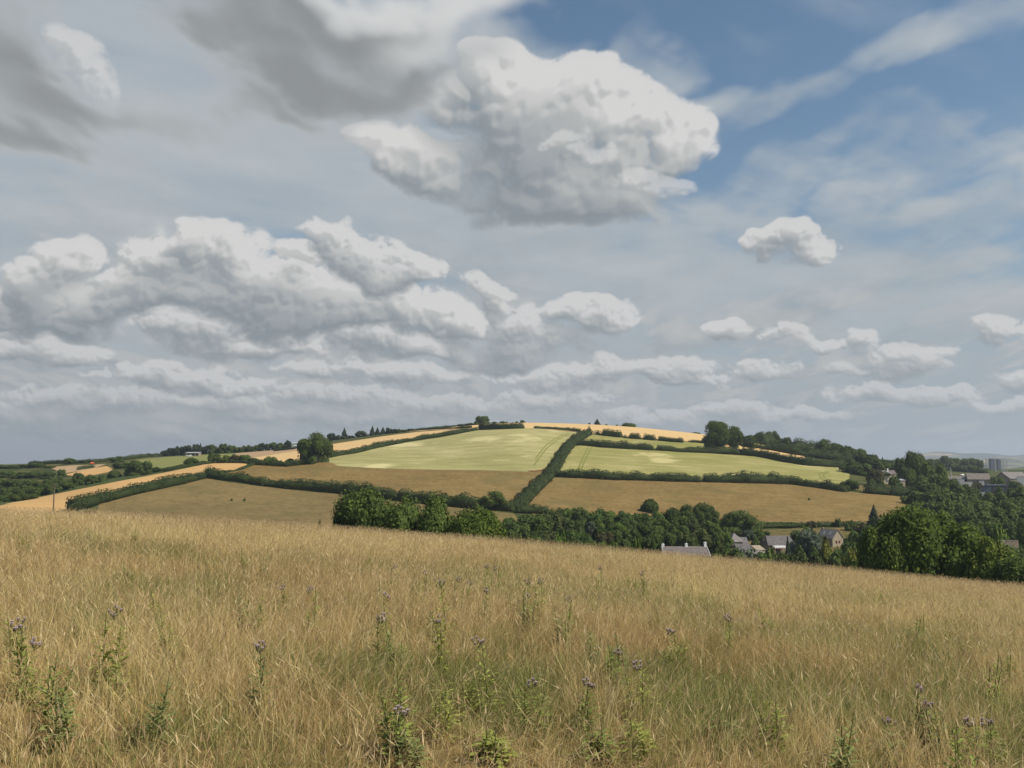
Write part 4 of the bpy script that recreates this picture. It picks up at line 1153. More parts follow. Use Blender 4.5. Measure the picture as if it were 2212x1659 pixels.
# ---- near trees just below the meadow, with fine leaves
def near_mesh(seed, n, size, lobes, mat, gaps=.1):
    me = crown_mesh(seed, n, size, lobes, gaps=gaps, core=.80); me.materials.append(M[mat]); return me
NR = 'big trees close beyond the edge of the meadow'
tree(1998,1109,244,128,'big','leaf_near','biggest leafy tree, wide and dome shaped, at the right beyond the meadow edge',NR,c0=.0,mesh=near_mesh(501,30000,.046,44,'leaf_near',.0))
tree(1893,1156,128,126,'big','leaf_near','narrower leafy tree joined to the left of the biggest one across a dark gap',NR,c0=.0,mesh=near_mesh(502,16000,.062,24,'leaf_near'))
tree(2114,1170,135,122,'big','leaf_near','lower leafy crown joined to the right of the biggest tree',NR,c0=.0,mesh=near_mesh(503,14000,.062,22,'leaf_near'))
tree(2190,1208,145,112,'big','leaf_mid','lowest leafy crown at the right edge over the meadow',NR,c0=.0,mesh=near_mesh(504,12000,.065,22,'leaf_mid'))
tree(784,1064,182,150,'big','leaf_mid','biggest dark domed thicket beyond the meadow edge, left one of three',NR,c0=.0,mesh=near_mesh(505,20000,.052,34,'leaf_mid',.0))
tree(908,1080,170,146,'big','leaf_mid','middle domed thicket of the three beyond the meadow edge',NR,c0=.0,mesh=near_mesh(506,18000,.055,30,'leaf_mid',.0))
tree(1024,1104,150,140,'big','leaf_near','right and lowest, brighter thicket of the three beyond the meadow edge',NR,c0=.0,mesh=near_mesh(507,16000,.056,28,'leaf_near',.0))
tree(722,1112,44,150,'bush','leaf_mid','low shrub at the left foot of the biggest domed thicket',NR)
tree(965,1110,60,150,'bush','leaf_mid','shrub filling the notch between the middle and the right thicket',NR)
tree(692,1126,9,110,'bush','leaf_dark','tiny upright sapling left of the biggest domed thicket',NR)

# ------------------------------------------------------------------ hedges
def hedge(px, W, H, label, mat='leaf_hedge', dmin=200, lump=.28, seed=0, size=.55, pts=None, dens=1.0, kind='hedge'):
    R = np.random.default_rng(seed + len(px or []) * 7 + int((px or [(0, 0)])[0][0]))
    P = pts or [hit(x, y, dmin=dmin) for x, y in densify(px, 8)]
    W *= .98; H *= .98; lump *= .75
    P = np.array([tuple(p)[:2] for p in P])
    seg = np.linalg.norm(np.diff(P, axis=0), axis=1); S = np.concatenate([[0], np.cumsum(seg)]); L = S[-1]
    def at(s):
        X = np.interp(s, S, P[:, 0]); Y = np.interp(s, S, P[:, 1])
        e = 1.5
        dx = np.interp(s + e, S, P[:, 0]) - np.interp(s - e, S, P[:, 0]); dy = np.interp(s + e, S, P[:, 1]) - np.interp(s - e, S, P[:, 1])
        q = np.hypot(dx, dy) + 1e-6
        return X, Y, -dy / q, dx / q
    ph = R.uniform(0, 6, 6)
    def hh(s):
        zr_ = np.zeros_like(s) + seed * 3.7
        f = 1 + lump * 2.6 * (vnoise(s * .055, zr_, 900) - .45) + lump * 1.9 * (vnoise(s * .19, zr_ + 5, 910) - .5) + lump * 1.1 * (vnoise(s * .45, zr_ + 9, 920) - .5)
        return H * np.clip(f, .45, 1.7)
    n = int(L * (W * .6 + 2 * H) / (size * size) * 1.15 * dens)
    s = R.random(n) * L
    X, Y, nx, ny = at(s)
    endf = lambda q: np.sqrt(np.clip(np.minimum(q, L - q) / (H * .35) + .02, 0, 1))
    h = hh(s) * endf(s)
    a = R.random(n) * math.pi
    ca = np.cos(a); sa = np.sin(a)
    cx = np.sign(ca) * np.abs(ca) ** .6; cz = np.abs(sa) ** .55
    jit = np.clip(R.normal(0, .055, (n, 2)), -.12, .12)
    ww = W / 2 * (1 + .25 * np.sin(s * .37 + ph[4])) * endf(s)
    off = (cx + jit[:, 0]) * ww
    z = np.clip((cz + jit[:, 1]) * h, .05, None)
    px_, py_ = X + nx * off, Y + ny * off
    Pp = np.stack([px_, py_, terrain(X, Y) + z], 1)
    N = np.stack([nx * cx, ny * cx, cz * .9 + .2], 1) + .6 * rand_dirs(R, n)
    LV = leaf_quads(Pp, N, size, R)
    ns = max(3, int(L / 1.6)); ss = np.linspace(0, L, ns)
    X, Y, nx, ny = at(ss); ef = endf(ss); h = hh(ss) * .84 * ef; Z = terrain(X, Y)
    prof = [(-.42, -.05), (-.45, .6), (-.25, .95), (.25, .95), (.45, .6), (.42, -.05)]
    cv = np.stack([np.stack([X + nx * W * u * ef, Y + ny * W * u * ef, Z + h * v], 1) for u, v in prof], 1).reshape(-1, 3)
    k = len(prof); cf = []
    for i in range(ns - 1):
        for j in range(k): cf.append((i * k + j, i * k + (j + 1) % k, (i + 1) * k + (j + 1) % k, (i + 1) * k + j))
    o0 = Vector((float(P[0, 0]), float(P[0, 1]), float(terrain(P[0, 0], P[0, 1]))))
    me = leaf_mesh(kind, LV - np.array(o0), cv - np.array(o0), np.array(cf), R)
    me.materials.append(M[mat])
    o = link_mesh(kind, me, None, None, o0)
    return tag(o, label, 'hedge', 'field hedges')

hedge([(60,1004),(120,1002),(200,1000),(280,992),(350,984)],2.5,2.6,'low dark hedge drawing the skyline at the far left',seed=1)
hedge([(146,1105),(173,1101),(214,1087),(260,1075),(308,1063),(350,1054),(385,1047),(444,1032)],4.5,4.2,'hedge along the lower edge of the wheat strip at the left',seed=2)
hedge([(444,1032),(500,1038),(560,1047),(620,1055),(680,1060),(756,1067),(830,1076),(880,1083),(940,1090),(1000,1096),(1060,1101),(1115,1105)],5.5,4.4,'long thick hedge crossing below the brown pasture down to the diagonal hedge foot',seed=3,size=.6)
hedge([(446,1026),(480,1022),(512,1017.5),(543,1006),(556,1003)],1.6,1.4,'short thin hedge at the right tip of the wheat strip',seed=4,size=.4)
hedge([(545,1004),(580,1006),(620,1008),(655,1004),(690,998),(704,991)],3.5,3.0,'dark bushy hedge under the upper straw field left of the big oak',seed=5)
hedge([(704,990),(736,984),(769,979),(813,968),(850,960)],3.4,3.3,'hedge climbing right from the big oak, bushy lower half',seed=6)
hedge([(850,960.5),(880,954),(920,948),(954,943),(1000,935),(1034,929.5)],3.0,2.6,'thin even hedge between the straw field and the top of the left barley',seed=7,size=.45)
hedge([(1034,928.5),(1080,927.5),(1133,925.8)],3.4,4.2,'taller square ended hedge on the crest above the left barley',seed=8,size=.5)
hedge([(1152,925.6),(1190,927.5),(1230,931),(1258,934)],2.4,2.2,'low hedge on the crest right of the gateway gap',seed=9,size=.45)
hedge([(843,935),(900,930.5),(970,927),(1020,925)],1.8,1.6,'thin hedge parting the two upper straw strips',seed=10,size=.42)
hedge([(870,932),(930,927),(990,922),(1036,918)],2.0,2.2,'thin dark hedge on the skyline left of the lone crest tree',seed=11,dmin=700)
hedge([(1267,936),(1278,937)],4,4.6,'rounded hedge end at the top of the diagonal hedge',seed=12)
hedge([(1284,939),(1300,941)],3.5,2.8,'low piece of crest hedge next to the top of the diagonal hedge',seed=13)
hedge([(1299,941.5),(1322,943.5),(1345,946)],4,4.6,'first tall clipped block of the crest hedge, right of the diagonal hedge',seed=14,lump=.1)
hedge([(1346,946.5),(1356,947.5)],3,2.4,'low gap piece between the first and second tall blocks of the crest hedge',seed=31,lump=.1)
hedge([(1357,947.3),(1372,948.5),(1386,949.6)],4,4.2,'second tall block of the crest hedge',seed=15,lump=.12)
hedge([(1388,950),(1404,951.2),(1418,952.2)],4,4.0,'third tall block of the crest hedge',seed=16,lump=.12)
hedge([(1420,952.5),(1450,955),(1478,957)],3.2,3.0,'right hand lower stretch of the crest hedge up to its end',seed=17,lump=.16)
hedge([(1487,956),(1510,957.5),(1532,959.5)],2.2,1.8,'thin last piece of the crest hedge before the tallest tree on the hill shoulder',seed=18,size=.45)
hedge([(1272,938),(1258,946),(1240,957),(1226,970),(1216,984),(1208,998),(1200,1012),(1186,1030),(1168,1049),(1152,1064),(1137,1080),(1126,1092),(1114,1103)],6.5,3.8,'thick diagonal hedge running straight up the middle of the hill',seed=19,size=.6)
hedge([(1242,961),(1256,962),(1300,967),(1340,969.5),(1372,971),(1402,973),(1413,973)],3.6,3.6,'left half of the hedge between the narrow upper barley strip and the lower barley',seed=20)
hedge([(1416,973),(1460,976),(1516,978.5),(1560,980),(1599,982)],3.8,3.9,'right half of the hedge between the upper barley strip and the lower barley',seed=21)
hedge([(1599,982),(1647,988),(1680,995),(1705,1000),(1743,1006),(1785,1008.5),(1825,1010)],4.8,4.6,'broad dark hedge descending right above the lower barley end',seed=22,size=.6)
hedge([(1196,1027),(1230,1031),(1316,1036),(1400,1038),(1455,1040),(1516,1041)],4.6,3.8,'left part of the hedge between the right barley and the right brown pasture',seed=23)
hedge([(1516,1041),(1560,1042),(1609,1043.5),(1660,1044.5),(1705,1046),(1762,1053),(1800,1059),(1832,1064)],4.6,4.2,'right part of the hedge between the right barley and the right brown pasture',seed=24,lump=.36)
hedge([(1868,1066),(1920,1069),(1972,1074)],5,4.6,'thick square hedge below the white gabled house',seed=25,lump=.08)
hedge([(1112,1108),(1150,1109),(1190,1112)],4,3.4,'dark hedge at the foot of the diagonal hedge above the valley wood',seed=26)
hedge([(352,1020),(400,1009.5),(440,1003),(470,1000.5),(520,1001),(545,1002)],2.2,2.0,'low green hedge along the top edge of the wheat strip',seed=27,dmin=455)
hedge([(1640,1141),(1700,1139.5),(1780,1137.5),(1860,1134)],2.2,1.6,'low hedge at the bottom edge of the right brown pasture above the village',seed=28)
hedge([(590,975.5),(615,973),(640,970)],2,1.8,'little hedge piece in the far straw strip left of the big oak',seed=29,dmin=560,size=.45)
hedge([(165,1016),(190,1012.5),(205,1010)],2,2.0,'little hedge piece between the two far stubble patches at the left',seed=30,dmin=500,size=.45)
hedge([(1600,964),(1630,967),(1665,972),(1700,979),(1735,985),(1770,990),(1810,996),(1850,1001)],9,5.0,'tall overgrown thicket strip under the trees on the right shoulder of the hill',seed=33,dmin=575,size=.62,lump=.8,dens=1.2)
hedge([(1640,958),(1690,964),(1740,974),(1790,984),(1830,990)],8,5.5,'far thicket strip drawing the skyline between the tree groups on the right shoulder',seed=34,dmin=600,size=.62,lump=.8,dens=1.2)

# ------------------------------------------------------------------ buildings
def root_at(name, x, d, label, cat, group=None, rz=0.0, z=None):
    p = hit(x, None, d)
    if z is not None: p.z = z
    return tag(empty(name, p, math.radians(rz)), label, cat, group)

def gable_roof(m, x0, x1, y0, y1, ze, zr, t=.18, over=.35, hip=0.0):
    """ridge runs along x; optional hips"""
    ym = (y0 + y1) / 2; o = over
    sl = (zr - ze) / ((y1 - y0) / 2)
    a = [(x0 - o, y0 - o, ze - sl * o), (x1 + o, y0 - o, ze - sl * o), (x1 + o - hip, ym, zr), (x0 - o + hip, ym, zr)]
    b = [(x1 + o, y1 + o, ze - sl * o), (x0 - o, y1 + o, ze - sl * o), (x0 - o + hip, ym, zr), (x1 + o - hip, ym, zr)]
    m.slab(a, t); m.slab(b, t)
    if hip:
        m.add([(x0 - o, y1 + o, ze - sl * o), (x0 - o, y0 - o, ze - sl * o), (x0 - o + hip, ym, zr)], [(0, 1, 2)])
        m.add([(x1 + o, y0 - o, ze - sl * o), (x1 + o, y1 + o, ze - sl * o), (x1 + o - hip, ym, zr)], [(0, 1, 2)])
    return m
def gable_walls(m, x0, x1, y0, y1, z0, ze, zr):
    """walls with gables at both x ends"""
    ym = (y0 + y1) / 2
    v = [(x0,y0,z0),(x1,y0,z0),(x1,y1,z0),(x0,y1,z0),(x0,y0,ze),(x1,y0,ze),(x1,y1,ze),(x0,y1,ze),(x0,ym,zr),(x1,ym,zr)]
    return m.add(v, [(0,1,5,4),(1,2,6,9,5),(2,3,7,6),(3,0,4,8,7)])
def window(parent, x, y, z, w, h, face='front', frame='white', name='window'):
    """framed window standing a little proud of the wall; its pane is a sub-part"""
    f = MB(); t = .07; q = .06
    if face == 'front':
        for a in ((x-w/2-t, z-h/2-t, x+w/2+t, z-h/2), (x-w/2-t, z+h/2, x+w/2+t, z+h/2+t), (x-w/2-t, z-h/2, x-w/2, z+h/2), (x+w/2, z-h/2, x+w/2+t, z+h/2), (x-.03, z-h/2, x+.03, z+h/2)):
            f.box(a[0], y-q, a[1], a[2], y+.02, a[3])
        o = f.build(name, M[frame], parent)
        MB().box(x-w/2, y-.025, z-h/2, x+w/2, y+.01, z+h/2).build('pane', M['glass_dark'], o)
    else:   # right gable, facing +x ; x is the wall plane, y the centre
        X = x; yc = y
        for a in ((yc-w/2-t, z-h/2-t, yc+w/2+t, z-h/2), (yc-w/2-t, z+h/2, yc+w/2+t, z+h/2+t), (yc-w/2-t, z-h/2, yc-w/2, z+h/2), (yc+w/2, z-h/2, yc+w/2+t, z+h/2), (yc-.03, z-h/2, yc+.03, z+h/2)):
            f.box(X-.02, a[0], a[1], X+q, a[2], a[3])
        o = f.build(name, M[frame], parent)
        MB().box(X-.01, yc-w/2, z-h/2, X+.025, yc+w/2, z+h/2).build('pane', M['glass_dark'], o)
    return o

# 1 bungalow whose roof looks over the meadow edge
def bungalow():
    d = 230; s = d / FPX
    r = root_at('bungalow', 1482, d, 'bungalow with long grey brown roof and three white chimneys over the meadow edge', 'house', 'village houses', 0)
    gz = r.location.z; zr = zy(1180, d + 4) - gz; ze = zy(1199.5, d) - gz; L = 98 * s / 2
    gable_walls(MB(), -L + .3, L - .3, 0, 8, -1, ze, zr - .1).build('wall', M['render_cream'], r)
    rf = gable_roof(MB(), -L + .3, L - .3, 0, 8, ze, zr, .2, .3).build('roof', M['tile_brown'], r)
    for x, top, h in ((-L + .35, .45, 1.5), (.55, .55, 1.2), (L - .4, .85, 1.9)):
        m = MB().box(x - .32, 3.7, zr - h + top - .2, x + .32, 4.3, zr + top); m.box(x - .38, 3.64, zr + top, x + .38, 4.36, zr + top + .1)
        m.tube([(x, 4, zr + top + .1), (x, 4, zr + top + .35)], .11, 8)
        m.build('chimney', M['white'], rf)
    sl = (zr - ze) / 4
    for sx in (-1, 1):
        m = MB(); X = sx * (L + .04)
        m.add([(X, -.35, ze - sl * .35 - .28), (X + .05, -.35, ze - sl * .35 - .28), (X + .05, 4, zr - .30), (X, 4, zr - .30),
               (X, -.35, ze - sl * .35 + .04), (X + .05, -.35, ze - sl * .35 + .04), (X + .05, 4, zr + .04), (X, 4, zr + .04)],
              [(3,2,1,0),(4,5,6,7),(0,1,5,4),(1,2,6,5),(2,3,7,6),(3,0,4,7)])
        m.build('bargeboard', M['white'], r)
    for x in (-4.2, -1.4, 1.6, 4.3): window(r, x, 0, ze - 1.2, 1.2, 1.0)
bungalow()

# 2 pyramid roofed cottage
def cottage():
    d = 306; s = d / FPX
    r = root_at('cottage', 1583, d, 'small stone cottage with a steep pyramid roof behind the low slate roof', 'house', 'village houses', 12)
    gz = r.location.z; za = zy(1151, d) - gz; ze = zy(1168, d) - gz; w = 2.15
    MB().box(-w, -w, -1, w, w, ze).build('wall', M['stone'], r)
    o = w + .3
    MB().add([(-o,-o,ze-.1),(o,-o,ze-.1),(o,o,ze-.1),(-o,o,ze-.1),(0,0,za),(-o,-o,ze-.3),(o,-o,ze-.3),(o,o,ze-.3),(-o,o,ze-.3)],
             [(0,1,4),(1,2,4),(2,3,4),(3,0,4),(8,7,6,5),(0,5,6,1),(1,6,7,2),(2,7,8,3),(3,8,5,0)]).build('roof', M['slate_lit'], r)
    window(r, -.6, -w, ze - 1.0, .6, .8)
    # wing behind with darker roof
    MB().box(w + .02, -.6, -1, w + 2.6, 2.2, ze - .9).build('wing_wall', M['stone_grey'], r)
    gable_roof(MB(), w + .1, w + 2.6, -.6, 2.2, ze - .9, ze + 1.1, .15, .25).build('wing_roof', M['slate'], r)
cottage()

def low_shed(name, x0, x1, ytop, ybot, d, dep, roof, wall, label, cat='outbuilding', rz=0, mono=True, group='village houses'):
    s = d / FPX; xc = (x0 + x1) / 2
    r = root_at(name, xc, d, label, cat, group, rz)
    gz = r.location.z; zt = zy(ytop, d + dep) - gz if mono else zy(ytop, d + dep / 2) - gz; zb = zy(ybot, d) - gz
    w = (x1 - x0) * s / 2
    if mono:
        m = MB().add([(-w,0,-1),(w,0,-1),(w,dep,-1),(-w,dep,-1),(-w,0,zb-.12),(w,0,zb-.12),(w,dep,zt-.12),(-w,dep,zt-.12)], [(3,2,1,0),(4,5,6,7),(0,1,5,4),(1,2,6,5),(2,3,7,6),(3,0,4,7)])
        m.build('wall', M[wall], r)
        MB().slab([(-w-.2,-.3,zb-.08),(w+.2,-.3,zb-.08),(w+.2,dep+.2,zt+.02),(-w-.2,dep+.2,zt+.02)], .14).build('roof', M[roof], r)
    else:
        gable_walls(MB(), -w, w, 0, dep, -1, zb, zt - .1).build('wall', M[wall], r)
        gable_roof(MB(), -w, w, 0, dep, zb, zt, .16, .25).build('roof', M[roof], r)
    return r, w, zb, zt
low_shed('outbuilding', 1590, 1620, 1174.5, 1187, 296, 6, 'slate', 'stone_grey', 'low slate roofed outbuilding in front of the pyramid roofed cottage', rz=0, mono=False)
low_shed('outbuilding', 1594, 1652, 1189.5, 1202, 285, 5, 'slate_lit', 'stone_grey', 'long low grey roof nearest the meadow, left of the canopy house', rz=0)
low_shed('garden_shed', 1543, 1557, 1183, 1197, 285, 3.5, 'slate_lit', 'stone_grey', 'small grey garden shed just right of the bungalow', 'shed', rz=-8)
low_shed('awning', 1631, 1649, 1178, 1187, 297, 4, 'stone', 'render_cream', 'pale cream flat roofed lean to between slate outbuilding and canopy house', 'outbuilding', rz=10)

# 3 house with the white canopy
def canopy_house():
    d = 303; s = d / FPX
    r = root_at('house', 1685, d, 'house with wide grey roof and a white canopy edged in dark red', 'house', 'village houses', 4)
    gz = r.location.z; zr = zy(1157, d + 4) - gz; ze = zy(1175.5, d) - gz; L = 62 * s / 2
    gable_walls(MB(), -L + .4, L - .3, 0, 8, -1, ze, zr - .1).build('wall', M['stone'], r)
    gable_roof(MB(), -L + .4, L - .3, 0, 8, ze, zr, .2, .35, hip=.9).build('roof', M['slate'], r)
    c = MB().box(-3.4, -2.6, ze - 1.05, .9, -.4, ze - .45).build('canopy', M['white'], r)
    MB().box(-3.45, -2.65, ze - 1.22, .95, -.4, ze - 1.053).build('fascia', M['red'], c)
    for x in (-3.2, -1.2, .6): MB().box(x - .15, -2.5, -1, x + .15, -2.2, ze - 1.22).build('post', M['stone'], c)
    window(r, -2.2, 0, ze - 1.9, 1.2, 1.2); window(r, 2.6, 0, ze - 1.2, 1.0, 1.0)
canopy_house()

# 4 stone house, gable towards us
def gable_house():
    d = 314; s = d / FPX
    r = root_at('house', 1806, d, 'tall pale stone house showing its gable with two small dark windows', 'house', 'village houses', -62)
    gz = r.location.z; zr = zy(1144, d) - gz; ze = zy(1161.5, d) - gz
    W = 5.2; L = 7.0     # gable end at +x after turning
    gable_walls(MB(), -L, 0, -W / 2, W / 2, -1, ze, zr - .05).build('wall', M['stone'], r)
    rf = gable_roof(MB(), -L, 0, -W / 2, W / 2, ze, zr, .18, .22).build('roof', M['slate_lit'], r)
    for yy in (-.75, .75): window(r, 0, yy, ze - 1.5, .62, .75, 'side', 'red')
    window(r, 0, 0, ze - 4.2, 1.0, 1.0, 'side')
    sl = (zr - ze) / (W / 2)
    for xx in (-5.2, -2.6):      # roof lights on the near slope
        y0, y1 = -W / 2 + .9, -W / 2 + 1.7
        z0, z1 = ze + sl * .9 + .03, ze + sl * 1.7 + .03
        MB().slab([(xx, y0, z0 + .05), (xx + .7, y0, z0 + .05), (xx + .7, y1, z1 + .05), (xx, y1, z1 + .05)], .05).build('roof_light', M['white_metal'], rf)
    MB().box(-6.9, -.3, zr - .3, -6.3, .3, zr + .35).build('chimney', M['stone'], rf)
gable_house()

# 5 white gabled house on the hill shoulder
def white_gabled():
    d = 470; s = d / FPX
    r = root_at('house', 1912, d, 'cream house with white edged gable and a tall white chimney below the skyline trees', 'house', None, 0)
    gz = r.location.z; za = zy(1016.6, d) - gz; ze = zy(1022.3, d) - gz
    w = 2.9; ax = -.5
    g = MB()
    g.prism([(-w, -1), (w, -1), (w, ze), (ax, za), (-w, ze + .3)], 0, 5.5)
    g.build('wall', M['render_cream'], r)
    m = MB()
    m.slab([(-w - .35, -.6, ze + .15), (ax, -.6, za + .16), (ax, 5.6, za + .16), (-w - .35, 5.6, ze + .15)], .14)
    m.slab([(ax, -.6, za + .16), (w + .5, -.6, ze - .25), (w + .5, 5.6, ze - .25), (ax, 5.6, za + .16)], .14)
    m.build('roof', M['roof_tan'], r)
    b = MB()
    b.add([(-w-.4,-.72,ze-.05),(-w-.4,-.62,ze-.05),(ax,-.62,za-.06),(ax,-.72,za-.06),(-w-.4,-.72,ze+.2),(-w-.4,-.62,ze+.2),(ax,-.62,za+.2),(ax,-.72,za+.2)], [(3,2,1,0),(4,5,6,7),(0,1,5,4),(1,2,6,5),(2,3,7,6),(3,0,4,7)])
    b.add([(ax+.01,-.72,za-.06),(ax+.01,-.62,za-.06),(w+.55,-.62,ze-.45),(w+.55,-.72,ze-.45),(ax+.01,-.72,za+.2),(ax+.01,-.62,za+.2),(w+.55,-.62,ze-.2),(w+.55,-.72,ze-.2)], [(3,2,1,0),(4,5,6,7),(0,1,5,4),(1,2,6,5),(2,3,7,6),(3,0,4,7)])
    b.build('bargeboard', M['white'], r)
    # side wing with its tan roof
    MB().box(w + .02, 1.2, -1, w + 3.6, 6.2, ze - .1).build('wing_wall', M['render_cream'], r)
    rf = gable_roof(MB(), w + .1, w + 3.4, 1.2, 6.2, ze - .1, za + .2, .15, .3).build('wing_roof', M['tile_brown'], r)
    MB().box(w - .65, 2.2, ze - .5, w - .05, 2.8, zy(1012, d) - gz).build('chimney', M['white'], rf)
    MB().box(-1.9, -.9, ze - 1.3, w - .1, -.02, ze - .2).build('ivy', M['leaf_hedge'], r)
    window(r, -1.7, 0, 1.4, .6, 1.2); window(r, .9, 0, 1.6, .8, 1.5)
white_gabled()
low_shed('outbuilding', 1944, 1956, 1034.5, 1037, 462, 3, 'white_metal', 'stone', 'small pale roofed outbuilding right of the white gabled house', group=None, rz=12)

# 6 farm
def barn(x0, x1, yl, yr, yb, d, dep, label, roofm='roof_tan', wallm='stone_grey', openx=None, rz=0, group='farm barns'):
    """long barn: roof rising from yl (near eave row) to yr (ridge row)"""
    s = d / FPX; r = root_at('barn', (x0 + x1) / 2, d, label, 'barn', group, rz)
    gz = r.location.z; zr = zy(yr, d + dep / 2) - gz; ze = zy(yl, d) - gz; L = (x1 - x0) * s / 2
    gable_walls(MB(), -L, L, 0, dep, -1.5, ze, zr - .1).build('wall', M[wallm], r)
    gable_roof(MB(), -L, L, 0, dep, ze, zr, .2, .4).build('roof', M[roofm], r)
    if openx:
        for a, b in openx: MB().box(a * L, -.04, -.5, b * L, .01, ze - .5).build('doorway', M['dark_open'], r)  # dark panel on the solid wall, painting the shade of an open doorway
    return r
barn(2041, 2088, 1035.5, 1028, 1042, 650, 12, 'left farm barn with a lichened grey roof above pale sheeting', openx=((-.55,-.25),(.25,.9)), rz=-16)
barn(2094, 2136, 1035, 1022.5, 1046, 640, 15, 'middle farm barn with the tallest sloping tan grey roof', openx=((-.2,.35),), rz=-20)
barn(2180, 2228, 1033, 1019.5, 1042, 640, 16, 'right hand farm barn with a pale wall, cut by the right edge', wallm='stone_grey', roofm='slate_lit', rz=10)
def simple(name, x0, x1, y0, y1, d, dep, mat, label, cat, group=None, rz=0, roof=None):
    s = d / FPX; r = root_at(name, (x0 + x1) / 2, d, label, cat, group, rz)
    gz = r.location.z; zt = zy(y0, d) - gz; w = (x1 - x0) * s / 2
    m = MB(); m.box(-w, 0, -.8, w, dep, zt); m.build('body', M[mat], r)
    MB().box(-w - .12, -.12, zt + .003, w + .12, dep + .12, zt + .14).build('top', M[roof or mat], r)
    n = max(1, int(w * 2 / 1.5))
    for i in range(min(n, 12)):
        x = -w + (i + .5) * 2 * w / n
        if i: MB().box(x - w / n - .04, -.05, -.5, x - w / n + .04, -.003, zt - .05).build('post', M['stone_grey'], r)
    return r
simple('sheeted_wall', 2052, 2100, 1041, 1045, 612, .5, 'white_metal', 'long pale sheeted wall in front of the left farm barn', 'wall')
simple('feed_store', 2068, 2083, 1035, 1039, 618, 4, 'white_metal', 'pale boxy feed store standing over the pale sheeted wall', 'shed')
simple('loading_box', 2116, 2126, 1039, 1044, 612, 2, 'white_metal', 'small pale box before the middle farm barn', 'shed')
simple('sheeted_wall', 2198, 2228, 1029.5, 1040, 612, .6, 'white_metal', 'pale grey wall under the roof of the right hand barn', 'wall')
def tank(x, w, y0, y1, d, label):
    s = d / FPX; p = hit(x, None, d); r = tag(empty('storage_tank', p), label, 'tank', 'white storage tanks')
    zt = zy(y0, d) - p.z; zb = zy(y1, d) - p.z; R_ = w * s / 2
    m = MB(); m.tube([(0,0,-.5),(0,0,zb+ (zt-zb)*.55)], R_, 16); m.build('drum', M['white_metal'], r)
    m = MB(); m.tube([(0,0,zb+(zt-zb)*.55),(0,0,zb+(zt-zb)*.85),(0,0,zt)], [R_*1.0,R_*.75,R_*.25], 16); m.build('lid', M['white'], r)
tank(2079, 9, 1024, 1028, 672, 'white domed tank behind the left farm barn')
tank(2106, 9, 1024, 1027.5, 672, 'white domed tank between the chimney like silo and the middle barn roof')
tank(2096.5, 3.6, 1022.6, 1029, 665, 'slim white silo standing between the two domed tanks')
def dark_shed():
    d = 520; s = d / FPX
    r = root_at('open_shed', 2155, d, 'dark blue sheeted open shed with sloping left end below the barns', 'shed', None, 0)
    gz = r.location.z; zt = zy(1048.5, d) - gz; zb = zy(1063, d) - gz; w = 6.0
    MB().prism([(-w - 1.8, zb - 3), (w, zb - 3), (w, zt), (-w + .6, zt), (-w - 1.8, zb + .2)], 0, 5).build('frame', M['blue_dark'], r)
    MB().slab([(-w + .4, -.4, zt + .12), (w + .3, -.4, zt + .12), (w + .3, 5.3, zt + .32), (-w + .4, 5.3, zt + .32)], .1).build('roof', M['blue_grey'], r)
    for x in (-4, -1.4, 1.2, 3.8): MB().box(x, -.05, zb - 2, x + 1.7, -.005, zt - .9).build('opening', M['dark_open'], r)  # dark panels on the solid front paint the shade inside open bays
dark_shed()
simple('low_roof', 2120, 2131, 1064, 1067, 505, 3, 'white_metal', 'small pale flat roof left of the dark blue shed', 'shed')
# slim posts by the farm
def post(x, y0, d, rr, label, mat='pale_pole', arm=0.0, group=None, name='post', cat='post'):
    p = hit(x, None, d); r = tag(empty(name, p), label, cat, group); H = zy(y0, d) - p.z
    MB().tube([(0,0,-.5),(0,0,H*.5),(0,0,H)], [rr, rr*.9, rr*.75], 10).build('shaft', M[mat], r)
    if arm: MB().box(-arm, -.08, H - .75, arm, .08, H - .55).build('crossarm', M[mat], r); MB().box(-.12, -.2, H - .9, .12, .12, H - .1).build('bracket', M['dark_open'], r)
    else: MB().tube([(0,0,H),(0,0,H+.12)], [rr*.95, rr*.3], 10).build('cap', M[mat], r)
    return r
post(2054.5, 1010, 600, .38, 'tall thick pale post rising left of the farm barns')
post(2024.5, 1016, 560, .30, 'left of two short pale posts against the trees', group='short pale posts')
post(2030.0, 1016.5, 560, .30, 'right of two short pale posts against the trees', group='short pale posts')
# utility pole in front of the wheat strip
def utility_pole():
    d = 318; p = hit(118, None, d)
    r = tag(empty('utility_pole', p), 'lone wooden utility pole in front of the wheat strip at the left', 'utility pole')
    H = zy(1046, d) - p.z
    MB().tube([(0,0,-.5),(0,0,H)], [.24,.17], 10).build('shaft', M['wood_pole'], r)
    a = MB().box(-1.0, -.1, H - .95, 1.0, .1, H - .70).build('crossarm', M['wood_pole'], r)
    for x in (-.9, -.3, .3, .9): MB().tube([(x, 0, H - .70), (x, 0, H - .5), (x, 0, H - .38)], [.07, .09, .04], 8).build('insulator', M['dark_open'], a)
    MB().tube([(0, -.3, H - 1.9), (0, -.3, H - 1.2)], .16, 10).build('transformer', M['dark_open'], r)
utility_pole()
